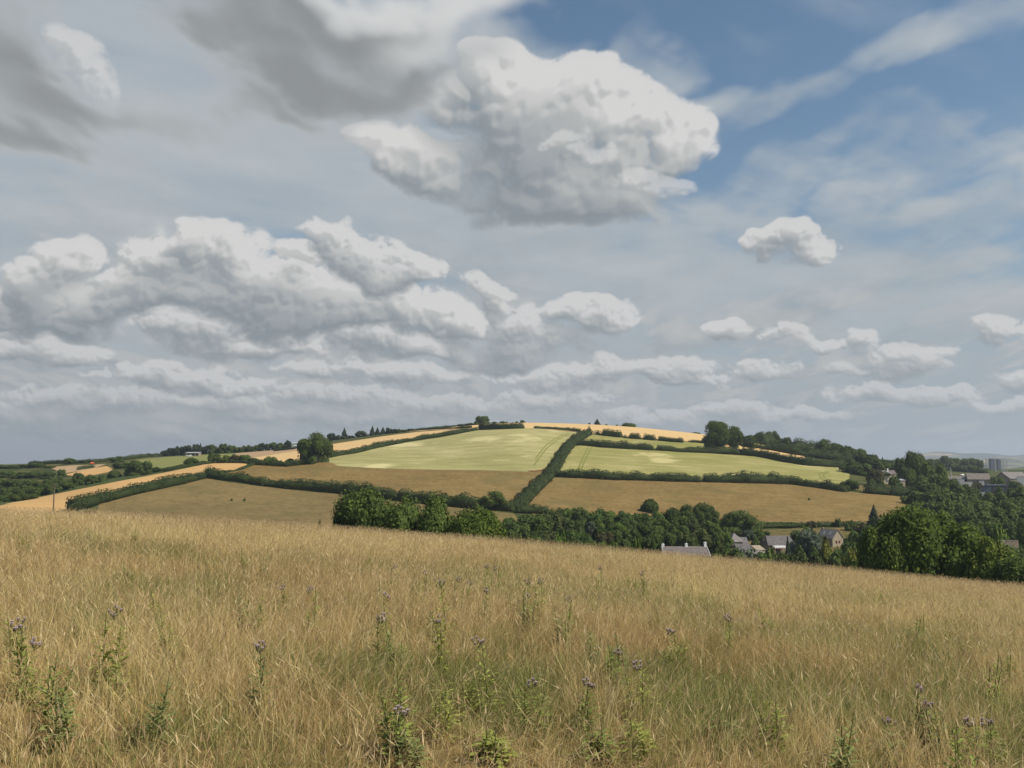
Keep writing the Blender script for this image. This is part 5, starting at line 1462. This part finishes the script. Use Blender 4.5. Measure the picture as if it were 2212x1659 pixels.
# masts and blue grey blocks far off at the right
for x, y0, y1, wd, l in ((2144,991.5,1004,8,'left blue grey tower block far off among the pale masts'), (2158,992.5,1004,6.5,'right blue grey tower block far off among the pale masts')):
    d = 1500; s = d / FPX; p = hit(x, None, d)
    r = tag(empty('tower_block', p), l, 'tower', 'blue grey tower blocks'); H = zy(y0, d) - p.z; w_ = wd * s / 2
    MB().box(-w_, -4, -2, w_, 4, H).build('body', M['blue_grey'], r); MB().box(-w_ * .6, -2, H + .003, w_ * .6, 2, H + .9).build('roof_house', M['stone_grey'], r)
for i, (x, y0) in enumerate(((2131,990),(2134,991),(2137,990.5),(2151,989.5),(2153,990),(2166,990),(2169,991),(2173,990),(2177,993))):
    post(x, y0, 900, .52 if i in (1, 6) else .36, ['leftmost pale mast beside the left tower block','second pale mast from the left, the thickest of the left three','third pale mast from the left, touching the left tower block',
         'pale mast at the left of the gap between the tower blocks','pale mast at the right of the gap between the tower blocks','pale mast just right of the right tower block','thickest pale mast right of the right tower block',
         'pale mast next to last on the right','last and lowest pale mast on the right'][i], group='pale masts on the right horizon', name='mast', cat='mast')
# long shed and car on the left skyline, glasshouses, red shed
def long_shed():
    d = 700; s = d / FPX
    r = root_at('long_shed', 413, d, 'long low pale roofed shed under the dark plantation on the left skyline', 'shed', None, 0)
    gz = r.location.z; zt = zy(976.2, d) - gz; ze = zy(978.3, d) - gz; w = 28 * s / 2
    MB().box(-w, 0, -1, w, 6, ze).build('wall', M['stone_grey'], r)
    MB().slab([(-w-.3,-.5,ze),(w+.3,-.5,ze),(w+.3,6.5,zt),(-w-.3,6.5,zt)], .15).build('roof', M['white_metal'], r)
    for x in (-3.5, 0, 3): MB().box(x, -.05, -.5, x + 2, -.003, ze - .5).build('doorway', M['dark_open'], r)  # wall is solid here; the doorway shade is a dark panel
long_shed()
def car(x, d, label, mat, rz=0):
    p = hit(x, None, d); r = tag(empty('parked_car', p, math.radians(rz)), label, 'car')
    MB().prism([(-2.1,.35),(2.1,.35),(2.1,.85),(1.9,.95),(1.05,1.0),(.55,1.48),(-1.1,1.5),(-1.85,1.0),(-2.1,.9)], -.85, .85).build('body', M[mat], r)
    MB().prism([(.95,1.02),(.52,1.42),(-1.05,1.44),(-1.65,1.03)], -.87, .87).build('window', M['glass_dark'], r)
    for wx in (-1.3, 1.3):
        for wy in (-.78, .78): MB().tube([(wx, wy - .1, .33), (wx, wy + .1, .33)], .33, 14).build('wheel', M['rubber'], r)
    return r
car(407, 694, 'white car parked before the long low shed on the left skyline', 'car_white', 8)
def glasshouse(x0, x1, y0, y1, d, label):
    s = d / FPX; r = root_at('glasshouse', (x0 + x1) / 2, d, label, 'glasshouse', 'pale green glasshouses', 0)
    gz = r.location.z; zt = zy(y0, d) - gz; ze = zy((y0 + y1) / 2, d) - gz; w = (x1 - x0) * s / 2
    MB().box(-w, 0, -1, w, 5, ze).build('wall', M['pale_green_glass'], r)
    gable_roof(MB(), -w, w, 0, 5, ze, zt, .1, .15).build('roof', M['white_metal'], r)
glasshouse(628, 646, 955, 960.5, 742, 'upper of two long pale glasshouses left of the big oak on the skyline')
glasshouse(632, 647, 960.8, 966, 724, 'lower of two long pale glasshouses left of the big oak on the skyline')
r, *_ = low_shed('small_shed', 193.5, 198.5, 998.2, 1000.4, 655, 3, 'orange', 'orange', 'tiny orange red shed on the far left skyline hedge', 'shed', mono=False, group=None)
# garden wall and path at the right
def garden_wall():
    d = 250; s = d / FPX; r = root_at('garden_wall', 2175, d, 'pale stone retaining wall under the bright green domed bush', 'wall', None, -4)
    gz = r.location.z; zt = zy(1168.5, d) - gz; zb = zy(1186, d) - gz; w = 36 * s / 2
    MB().box(-w, 0, min(-.5, zb - 1), w, .5, zt).build('wall', M['stone'], r)
    MB().box(-w - .06, -.06, zt + .002, w + .06, .56, zt + .14).build('coping', M['stone_grey'], r)
garden_wall()
# low field fence above the village
def fence(x0, x1, y, d, n, label):
    a, b = hit(x0, y, dmin=d), hit(x1, y, dmin=d)
    r = tag(empty('field_fence', a), label, 'fence')
    m1, m2 = MB(), MB()
    for i in range(n):
        p = a.lerp(b, i / (n - 1)); z = float(terrain(p.x, p.y)) - a.z; q = p - a
        MB().box(q.x - .09, q.y - .09, z - .2, q.x + .09, q.y + .09, z + 1.25).build('post', M['wood_pole'], r)
        if i:
            for h in (.6, 1.1):
                m1.add([(o.x, o.y - .12, oz + h), (q.x, q.y - .12, z + h), (q.x, q.y - .12, z + h + .14), (o.x, o.y - .12, oz + h + .14),
                        (o.x, o.y - .16, oz + h), (q.x, q.y - .16, z + h), (q.x, q.y - .16, z + h + .14), (o.x, o.y - .16, oz + h + .14)],
                       [(0,1,2,3),(7,6,5,4),(0,4,5,1),(1,5,6,2),(2,6,7,3),(3,7,4,0)])
        o, oz = q, z
    m1.build('rail', M['wood_pole'], r)
fence(1781, 1803, 1134, 300, 7, 'short pale rail fence on the pasture edge above the stone gable house')

# ------------------------------------------------------------------ meadow grass (nobody could count it: one object)
def green_field(X, Y):
    """0 straw .. 1 green, in patches"""
    def s(a, b, c, d, e): return np.sin(X * a + Y * b + c) * np.sin(X * d - Y * e + c * 2.3)
    g = s(.9, .35, 1, .33, .8) + s(.41, .23, 4, .5, .27) + .7 * s(2.1, 1.3, 2, 1.1, 1.9) + .5 * s(4.3, 2.2, 3, 2.7, 4.6)
    return g * .30
def make_grass():
    R = np.random.default_rng(5)
    bands = [(2.3, 4.2, 900, .9, 3), (4.2, 7.5, 2600, .85, 3), (7.5, 13, 1900, .95, 2), (13, 24, 1050, 1.15, 2), (24, 38, 560, 1.6, 2), (38, 56, 330, 2.2, 2)]
    Vs, Cs, F3, F4 = [], [], [], []
    base = 0
    straw = np.array([[.79,.63,.32],[.70,.54,.25],[.59,.45,.19],[.83,.70,.40],[.51,.37,.16]])
    green = np.array([[.34,.33,.12],[.27,.28,.09],[.44,.39,.16],[.20,.23,.07]])
    rust = np.array([[.55,.36,.17],[.46,.30,.13],[.62,.43,.20]])
    for y0, y1, dens, wf, seg in bands:
        xm = .60 * y1 + 4
        n = int(dens * (y1 - y0) * 2 * xm)
        X = R.uniform(-xm, xm, n); Y = R.uniform(y0, y1, n)
        keep = np.abs(X) < .595 * Y + 2.2
        X, Y = X[keep], Y[keep]
        # grass stands in tufts
        cl = R.random(len(X)) < .6
        tx_ = np.round(X / .22) * .22 + .07 * np.sin(np.round(X / .22) * 12.9 + np.round(Y / .22) * 78.2) ; ty_ = np.round(Y / .22) * .22 + .07 * np.sin(np.round(X / .22) * 37.7 + np.round(Y / .22) * 11.1)
        X = np.where(cl, tx_ + (X - tx_) * .45, X); Y = np.where(cl, ty_ + (Y - ty_) * .45, Y)
        n = len(X)
        gn = .5 * vnoise(X * .42, Y * .42, 740) + .5 * vnoise(X * 1.5, Y * 1.5, 750)
        G_ = (gn - .52) * 2.2 + R.normal(0, .30, n) + np.clip((12 - Y) * .040, 0, .28) + .08 - np.clip((Y - 12) * .010, 0, .22)
        kind = R.random(n)
        isg = G_ > .34
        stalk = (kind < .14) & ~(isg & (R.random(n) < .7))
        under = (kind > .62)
        hn = .55 * vnoise(X * .55, Y * .55, 700) + .45 * vnoise(X * 1.7, Y * 1.7, 710); hvar = .50 + 1.05 * hn
        patch = vnoise(X * .23, Y * .23, 720) * .6 + vnoise(X * .9, Y * .9, 730) * .4
        H = R.uniform(.15, .35, n) * hvar
        H = np.where(stalk, R.uniform(.40, .66, n) * (.75 + .25 * hvar), H)
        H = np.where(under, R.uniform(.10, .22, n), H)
        H = np.where(isg & ~under, R.uniform(.16, .36, n), H)
        near = np.clip((Y - 2.5) / 4, .55, 1); H = H * near
        wd = R.uniform(.0015, .0034, n) * wf * np.clip(Y / 7.5, .75, 1e9) ** .35
        wd = np.where(isg, wd * 1.5, wd); wd = np.where(stalk, wd * .7, wd)
        # bending: a breeze from the left plus scatter
        la = R.normal(0, 1.5, (n, 2)); bend = R.uniform(.08, .85, n) * H
        dx = la[:, 0] * .9 + .2 + .4 * np.sin(X * .5 + Y * .2); dy = la[:, 1] * .55
        nn = np.hypot(dx, dy) + 1e-6
        flop = R.random(n) < .12 + .5 * np.clip(vnoise(X * .8, Y * .8, 760) - .6, 0, 1) * 2
        bend = np.where(flop, H * .85, bend); H = np.where(flop, H * .55, H)
        bx, by = dx / nn * bend * np.minimum(nn, 1.3), dy / nn * bend * np.minimum(nn, 1.3)
        a = R.normal(0, 1.3, n)                       # blade's flat side roughly faces us
        wx, wy = np.cos(a) * wd, np.sin(a) * wd
        Z = z_meadow(X, Y) - .02
        lv = [0, .45, 1] if seg == 2 else [0, .35, .72, 1]
        P = []
        for k, t in enumerate(lv):
            px_ = X + bx * t * t; py_ = Y + by * t * t; pz = Z + H * (t - .12 * t * t * (bend / (H + .01)))
            ww = (1 - t) ** .6 * (1.0 if k else .8)
            if k == len(lv) - 1: P.append(np.stack([px_, py_, pz], 1))
            else:
                P.append(np.stack([px_ - wx * ww, py_ - wy * ww, pz], 1)); P.append(np.stack([px_ + wx * ww, py_ + wy * ww, pz], 1))
        P = np.stack(P, 1); nv = P.shape[1]
        col = straw[R.integers(0, len(straw), n)]
        rr = (R.random(n) < np.clip((patch - .42) * 1.3, .05, .6)); col = np.where(rr[:, None], rust[R.integers(0, len(rust), n)], col)
        col = np.where(isg[:, None], green[R.integers(0, len(green), n)], col)
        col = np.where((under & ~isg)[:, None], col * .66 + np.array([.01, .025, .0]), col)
        col = col * R.uniform(.70, 1.22, (n, 1)) * (1.12 - .25 * patch)[:, None]
        o = base + np.arange(n)[:, None] * nv
        for k in range(len(lv) - 2): F4.append(np.stack([o[:, 0] + 2*k, o[:, 0] + 2*k+1, o[:, 0] + 2*k+3, o[:, 0] + 2*k+2], 1))
        F3.append(np.stack([o[:, 0] + nv - 3, o[:, 0] + nv - 2, o[:, 0] + nv - 1], 1))
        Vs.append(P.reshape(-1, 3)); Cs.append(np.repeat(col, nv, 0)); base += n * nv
        # seed heads on the stalks
        s = np.nonzero(stalk)[0]; m_ = len(s)
        tip = P[s, -1]; dirv = tip - (P[s, -3] + P[s, -2]) / 2; dirv /= np.linalg.norm(dirv, axis=1, keepdims=True)
        hl = R.uniform(.035, .085, m_)[:, None]; hw = (R.uniform(.0022, .0050, m_) * wf ** .7)[:, None]
        sx = np.stack([np.cos(a[s]), np.sin(a[s]), np.zeros(m_)], 1)
        Q = np.stack([tip - dirv * hl * .6, tip - dirv * hl * .15 + sx * hw, tip + dirv * hl * .6, tip - dirv * hl * .15 - sx * hw], 1)
        Vs.append(Q.reshape(-1, 3)); hc = np.array([[.60,.46,.25],[.48,.34,.18],[.68,.55,.33],[.42,.28,.16]])[R.integers(0, 4, m_)]
        Cs.append(np.repeat(hc, 4, 0)); F4.append(base + np.arange(m_ * 4).reshape(m_, 4)); base += m_ * 4
    V = np.concatenate(Vs); C = np.concatenate(Cs)
    me = np_mesh('grass', V, F4 + F3)
    at = me.color_attributes.new('tint', 'FLOAT_COLOR', 'POINT')
    at.data.foreach_set('color', np.concatenate([C, np.ones((len(C), 1))], 1).astype(np.float32).ravel())
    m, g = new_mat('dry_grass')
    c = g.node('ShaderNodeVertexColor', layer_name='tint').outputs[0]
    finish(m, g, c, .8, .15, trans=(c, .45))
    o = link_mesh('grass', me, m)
    tag(o, 'dry straw coloured meadow grass with seed heads and green patches', 'grass', kind='stuff')
make_grass()

# ------------------------------------------------------------------ thistles, docks and leafy weeds in the meadow
M['thistle_leaf'] = leaf_mat('thistle_leaf', (0.132,0.167,0.042), (0.209,0.254,0.059), (0.310,0.348,0.091), trans=.25, per=.6)
M['thistle_leaf_yellow'] = leaf_mat('yellow_green_leaf', (0.171,0.203,0.045), (0.256,0.290,0.063), (0.372,0.392,0.098), trans=.25, per=.6)
M['thistle_blue'] = leaf_mat('blue_green_leaf', (0.116,0.145,0.049), (0.186,0.217,0.070), (0.264,0.290,0.098), trans=.2, per=.6)
M['stem'] = plain('weed_stem', (.13,.13,.05), .8, 20, .3)
M['mauve'] = plain('mauve_florets', (.44,.35,.38), .8, 60, .25)
M['bract'] = plain('brown_green_bracts', (.12,.095,.055), .8, 40, .3)
M['dock'] = plain('rust_brown_seed_spike', (.12,.055,.030), .9, 20, .35)

def weed_meshes(seed, kind):
    """unit weed 1 m tall: stem, foliage, positions of flower heads"""
    q = random.Random(seed); R = np.random.default_rng(seed)
    st = MB(); heads = []
    lean = (q.uniform(-.10, .10), q.uniform(-.06, .06))
    nstem = {'thistle': 2, 'dock': 1, 'leafy': 3, 'rosette': 6}[kind]
    axes = []
    for i in range(nstem):
        ox, oy = (0, 0) if nstem == 1 else (q.uniform(-.10, .10), q.uniform(-.10, .10)); h = 1 if i == 0 else q.uniform(.5, .88)
        l2 = (lean[0] + q.uniform(-.12, .12) * (i > 0), lean[1] + q.uniform(-.12, .12) * (i > 0))
        st.tube([(ox, oy, -.03), (ox + l2[0] * .3, oy + l2[1] * .3, .4 * h), (ox + l2[0], oy + l2[1], .93 * h)], [.009, .007, .004], 6)
        axes.append((ox, oy, l2, h))
    if kind == 'thistle':
        for i in range(11):
            a = i * 2.4 + q.random(); z = q.uniform(.80, .92); L = q.uniform(.04, .12)
            p0 = (lean[0] * z, lean[1] * z, z); p1 = (p0[0] + math.cos(a) * L * .6, p0[1] + math.sin(a) * L * .6, z + L * .45)
            st.tube([p0, ((p0[0] + p1[0]) / 2 + math.cos(a) * .02, (p0[1] + p1[1]) / 2 + math.sin(a) * .02, (p0[2] + p1[2]) / 2), p1], [.004, .0035, .003], 5)
            heads.append(p1)
        heads.append((lean[0], lean[1], .95))
    LV = []
    if kind == 'dock':
        n = 260
        z = R.uniform(.38, .98, n); r = .030 * (1.25 - z) + .012
        a = R.uniform(0, 6.28, n); P = np.stack([lean[0] * z + np.cos(a) * r * R.random(n), lean[1] * z + np.sin(a) * r * R.random(n), z], 1)
        LV.append(leaf_quads(P, rand_dirs(R, n), .035, R))
    else:
        dense = {'thistle': 66, 'leafy': 84, 'rosette': 110}[kind]
        for ox, oy, l2, h in axes:
            for i in range(dense // nstem + 6):
                t = (i + .5) / (dense // nstem + 6)
                z = (.02 + .84 * t) * h if kind != 'rosette' else (.02 + .62 * t) * h
                a = i * 2.399 + q.uniform(-.3, .3)
                L = (.15 * (1 - t) ** .6 + .055) * q.uniform(.7, 1.25) * (1.15 if kind != 'thistle' else 1.15)
                if kind == 'rosette': L *= 1.25
                W = L * q.uniform(.07, .12)
                up = q.uniform(.35, 1.5)
                dr = np.array([math.cos(a), math.sin(a), up]); dr /= np.linalg.norm(dr)
                sd_ = np.array([-math.sin(a), math.cos(a), 0]); o = np.array([ox + l2[0] * z, oy + l2[1] * z, z])
                # blade in three folded, toothed pieces that droop to the tip
                pts = [o, o + dr * L * .35, o + dr * L * .68 - np.array([0, 0, L * .08]), o + dr * L - np.array([0, 0, L * .32])]
                for k in range(3):
                    wa = (W * (.4 if k == 0 else 1.0 if k == 1 else .75)); wb = W * (1.0 if k == 0 else .75 if k == 1 else .08)
                    for s_ in (-1, 1):
                        tooth = pts[k] * .5 + pts[k + 1] * .5 + sd_ * s_ * wa * 1.5 + np.array([0, 0, W * .35])
                        LV.append(np.array([pts[k], pts[k + 1], pts[k + 1] + sd_ * s_ * wb + np.array([0, 0, W * .2]), tooth]))
    LV = np.concatenate(LV)
    fol = leaf_mesh('foliage', LV, None, None, R)
    sm = bpy.data.meshes.new('stem'); sm.from_pydata(st.v, [], st.f); sm.update(); sm.materials.append(M['stem'])
    return sm, fol, heads
def head_mesh():
    m = MB(); m.tube([(0,0,-.012),(0,0,.0),(0,0,.014),(0,0,.020)], [.004,.011,.010,.007], 8)
    b = bpy.data.meshes.new('bract'); b.from_pydata(m.v, [], m.f); b.update(); b.materials.append(M['bract'])
    m = MB()
    for k in range(16):
        a = k * 2.4; rr = .004 + .012 * (k / 16) ** .5
        m.tube([(0,0,.016),(math.cos(a)*rr*1.3, math.sin(a)*rr*1.3, .034 + .008 * (1 - k / 16))], [.0035,.0028], 4)
    f = bpy.data.meshes.new('flower_head'); f.from_pydata(m.v, [], m.f); f.update(); f.materials.append(M['mauve'])
    return f, b
HF, HB = head_mesh()
WM = {k: [weed_meshes(200 + i * 7 + j, k) for i in range(3)] for j, k in enumerate(('thistle', 'leafy', 'rosette', 'dock'))}
_fol = {}
def fol_var(kind, i, mat):
    if (kind, i, mat) not in _fol:
        me = WM[kind][i][1].copy(); me.materials.clear(); me.materials.append(M[mat]); _fol[(kind, i, mat)] = me
    return _fol[(kind, i, mat)]
_md = np.arange(2.0, 60.0, .05)
def meadow_hit(x, y):
    t, s = tx(x, y), tz(y)
    gap = z_meadow(t * _md, _md) - s * _md
    k = np.nonzero(gap >= 0)[0]
    d = float(_md[k[0]]) if len(k) else 44.0
    return Vector((t * d, d, float(z_meadow(t * d, d))))
_wn = 0
def weed(kind, x, ytop, ybase, label, mat='thistle_leaf', group=None, d=None):
    global _wn
    _wn += 1
    p = meadow_hit(x, ybase) if d is None else Vector((tx(x, ytop) * d, d, float(z_meadow(tx(x, ytop) * d, d))))
    H = min(1.5, max(.25, zy(ytop, p.y) - p.z))
    if kind != 'dock': H = min(1.5, H * 1.04 + .03)
    i = _wn % 3; sm, fo, hd = WM[kind][i]
    nm, ct = {'thistle': ('thistle', 'thistle'), 'leafy': ('leafy_weed', 'weed'), 'rosette': ('leafy_weed', 'weed'), 'dock': ('dock_stem', 'dock')}[kind]
    r = empty(nm, p, rnd.uniform(0, 6.28)); tag(r, label, ct, group)
    wsc = (.72 if H > .6 else .62) if kind != 'dock' else 1.0
    a = link_mesh('stem', sm, None, r); a.scale = (wsc, wsc, H)
    f = link_mesh('foliage' if kind != 'dock' else 'seed_spike', fol_var(kind, i, mat), None, r); f.scale = (wsc, wsc, H)
    if kind == 'thistle':
        for h in hd[rnd.randint(0, 6):]:
            o = link_mesh('flower_head', HF, None, r, (h[0] * wsc, h[1] * wsc, h[2] * H)); k = rnd.uniform(.38, .62); o.scale = (k, k, k)
            link_mesh('bract', HB, None, o)
    return r
TG, LG, DG = 'thistles in the meadow', 'leafy weeds in the meadow', 'dead dock stems near the top of the meadow'
YL, BL = 'thistle_leaf_yellow', 'thistle_blue'
for x, yt, yb, l, m in (
    (238,1318,1500,'tall thistle with three mauve head clusters in the lower left of the meadow',YL),
    (32,1350,1540,'thistle with mauve heads at the far left edge, its stem dark','thistle_leaf'),
    (75,1395,1530,'thistle with a single low mauve head beside the one at the left edge',YL),
    (560,1396,1545,'blue green thistle with spread mauve heads, lower left of centre',BL),
    (608,1272,1340,'slender thistle with one mauve head left of the meadow centre line','thistle_leaf'),
    (668,1272,1380,'pale leaved thistle left of the twin mauve clusters','thistle_leaf'),
    (852,1224,1290,'thistle with two small mauve clusters below the middle domed thicket','thistle_leaf'),
    (920,1238,1300,'thistle with faint mauve heads below the right domed thicket','thistle_leaf'),
    (962,1255,1400,'tall reddish headed thistle at the centre of the meadow, largest of its cluster',YL),
    (990,1250,1330,'thistle just right of the tall reddish headed one','thistle_leaf'),
    (1014,1260,1320,'short thistle two steps right of the tall reddish headed one','thistle_leaf'),
    (1045,1222,1290,'thistle high in the meadow below the see through oak','thistle_leaf'),
    (1070,1226,1300,'thistle with a broad mauve cluster below the diagonal hedge foot','thistle_leaf'),
    (1052,1276,1360,'thistle with a dark mauve head right of the central cluster',YL),
    (1135,1256,1345,'thistle with mauve heads below the bright valley bush, left of a pair','thistle_leaf'),
    (1166,1254,1350,'thistle with mauve heads below the bright valley bush, right of a pair','thistle_leaf'),
    (1137,1290,1380,'leafy thistle under the pair below the bright valley bush',YL),
    (1222,1293,1380,'thistle with dark heads beside a dark green stem, right of centre','thistle_leaf'),
    (1296,1226,1290,'thistle with a wide mauve cluster left below the bungalow','thistle_leaf'),
    (1388,1238,1310,'thistle with a small dark head right below the bungalow end','thistle_leaf'),
    (842,1290,1400,'bushy thistle with mauve heads left of the central cluster',YL),
    (825,1335,1460,'thistle with four mauve heads low left of the centre, dark green below','thistle_leaf'),
    (948,1340,1480,'thistle with two low mauve heads under the central cluster',YL),
    (1045,1384,1560,'thistle with the widest spray of mauve heads in the lower centre',YL),
    (1150,1478,1590,'thistle with a single bright mauve head low right of centre','thistle_leaf'),
    (1275,1480,1600,'thistle with three mauve heads in the lower right centre','thistle_leaf'),
    (1335,1415,1500,'thistle with a white tipped head right of centre','thistle_leaf'),
    (1376,1440,1560,'thistle with scattered mauve heads below the white tipped one',YL),
    (868,1544,1650,'low thistle with two mauve heads near the bottom, left of centre','thistle_leaf'),
    (1460,1365,1450,'thistle with faint mauve heads right of the middle of the meadow','thistle_leaf'),
    (1575,1336,1420,'thistle with a bent row of reddish mauve heads below the canopy house','thistle_leaf'),
    (1985,1492,1640,'thistle with two mauve heads in the lower right, taller of two',BL),
    (2015,1525,1640,'thistle with pale mauve heads right of the taller one in the lower right','thistle_leaf'),
    (2095,1566,1655,'thistle with three mauve heads near the bottom right corner','thistle_leaf'),
    (2135,1585,1656,'thistle with mauve heads furthest into the bottom right corner','thistle_leaf'),
    (1943,1606,1657,'thistle with one mauve head at the bottom, lower right',BL)):
    weed('thistle', x, yt, yb, l, m, TG)
for k, x, yt, yb, l, m in (
    ('leafy',46,1148,1205,'small yellow green weed near the left edge at the top of the meadow',YL),
    ('leafy',66,1152,1208,'small yellow green weed just right of its twin near the left edge',YL),
    ('rosette',38,1232,1258,'dark green leafy weed at the left edge, high in the meadow','thistle_leaf'),
    ('rosette',600,1402,1450,'round dark blue green weed beside the blue green thistle',BL),
    ('leafy',345,1208,1240,'low green weed in the upper left of the meadow','thistle_leaf'),
    ('leafy',455,1205,1235,'green weed in the upper meadow, left of the domed thickets','thistle_leaf'),
    ('leafy',180,1335,1400,'slim green weed between the two left hand thistles','thistle_leaf'),
    ('leafy',790,1216,1258,'upright dark green weed high in the meadow under the biggest domed thicket','thistle_leaf'),
    ('leafy',1113,1226,1262,'upright green weed below the diagonal hedge foot','thistle_leaf'),
    ('leafy',1222,1322,1372,'dark upright green weed right of the central thistles','thistle_leaf'),
    ('leafy',1270,1374,1408,'short dark green weed right of the centre of the meadow','thistle_leaf'),
    ('rosette',1500,1300,1345,'broad green weed clump below the low slate roofs',YL),
    ('leafy',1462,1395,1440,'yellow green weed below the broad clump right of the centre',YL),
    ('rosette',1560,1545,1602,'large fresh green rosette in the lower right centre',BL),
    ('leafy',1640,1530,1570,'small green weed right of the large fresh green rosette','thistle_leaf'),
    ('leafy',960,1480,1600,'tall yellow green weed low in the centre of the meadow',YL),
    ('rosette',1060,1590,1645,'fresh green clump at the bottom in the centre',YL),
    ('rosette',1290,1580,1650,'dark fresh green clump at the bottom, right of the centre','thistle_leaf'),
    ('rosette',880,1600,1655,'green clump at the bottom, left of the centre',BL),
    ('leafy',1690,1278,1310,'slim green weed below the golden conifer','thistle_leaf'),
    ('leafy',2130,1290,1320,'green weed high in the meadow at the right','thistle_leaf'),
    ('leafy',2183,1355,1390,'green weed by the right edge half way up the meadow','thistle_leaf'),
    ('leafy',215,1430,1510,'yellow green bushy weed left of the tall lower left thistle',YL),
    ('leafy',262,1440,1520,'bright yellow green bushy weed, the biggest at the lower left',YL),
    ('leafy',1380,1560,1640,'olive green weed low right of the centre under the mauve thistles',YL)):
    weed(k, x, yt, yb, l, m, LG)
for k in range(75):
    d_ = 4.6 + 26 * rnd.random() ** 1.3; x_ = rnd.uniform(20, 2190)
    if 1.15 < rnd.random() + vnoise(np.array([x_ * .006]), np.array([d_ * .2]), 33)[0] + .5: 
        p_ = Vector((tx(x_, 1300) * d_, d_, 0)); h_ = rnd.uniform(.30, .52)
        zt_ = float(z_meadow(p_.x, p_.y)) + h_
        yy = PH / 2 - FPX * math.tan(math.atan(zt_ / d_) - PITCH)
        weed('leafy', x_, yy, 0, 'slim flowerless green weed standing singly among the dry meadow grass', rnd.choice(('thistle_leaf', YL, BL)), 'slim flowerless weeds scattered in the meadow grass', d=d_)
for x, yt, l in ((270,1112,'leftmost dark dock stem on the meadow crest'),(285,1115,'second dark dock stem from the left on the meadow crest'),(300,1118,'dock stem in the tight trio, left one'),(306,1114,'dock stem in the tight trio, tallest'),
                 (311,1122,'dock stem in the tight trio, right one'),(325,1124,'dock stem just right of the tight trio'),(343,1130,'low bent dock stem right of the trio'),(358,1114,'upright dock stem standing above the crest line'),
                 (364,1133,'short dock stem behind the upright one'),(390,1116,'rightmost tall rusty dock stem on the meadow crest')):
    weed('dock', x, yt, 0, l, 'dock', DG, d=36)

# ------------------------------------------------------------------ haze: one closed box of thin even air
def haze():
    zb = -75.0; zt = 230.0; h = 12500.0
    o = MB().box(-h, -h, zb, h, h, zt).build('haze', None)
    m, g = new_mat('haze')
    v = g.node('ShaderNodeVolumePrincipled')
    v.inputs['Color'].default_value = (.76, .86, 1.0, 1)
    v.inputs['Density'].default_value = HAZE
    v.inputs['Anisotropy'].default_value = 0.3
    out = g.node('ShaderNodeOutputMaterial'); g.put(out.inputs['Volume'], v.outputs[0])
    o.data.materials.append(m)
    tag(o, 'thin blue haze over the distant hills', 'haze', kind='stuff')
HAZE = 1.15e-4
haze()
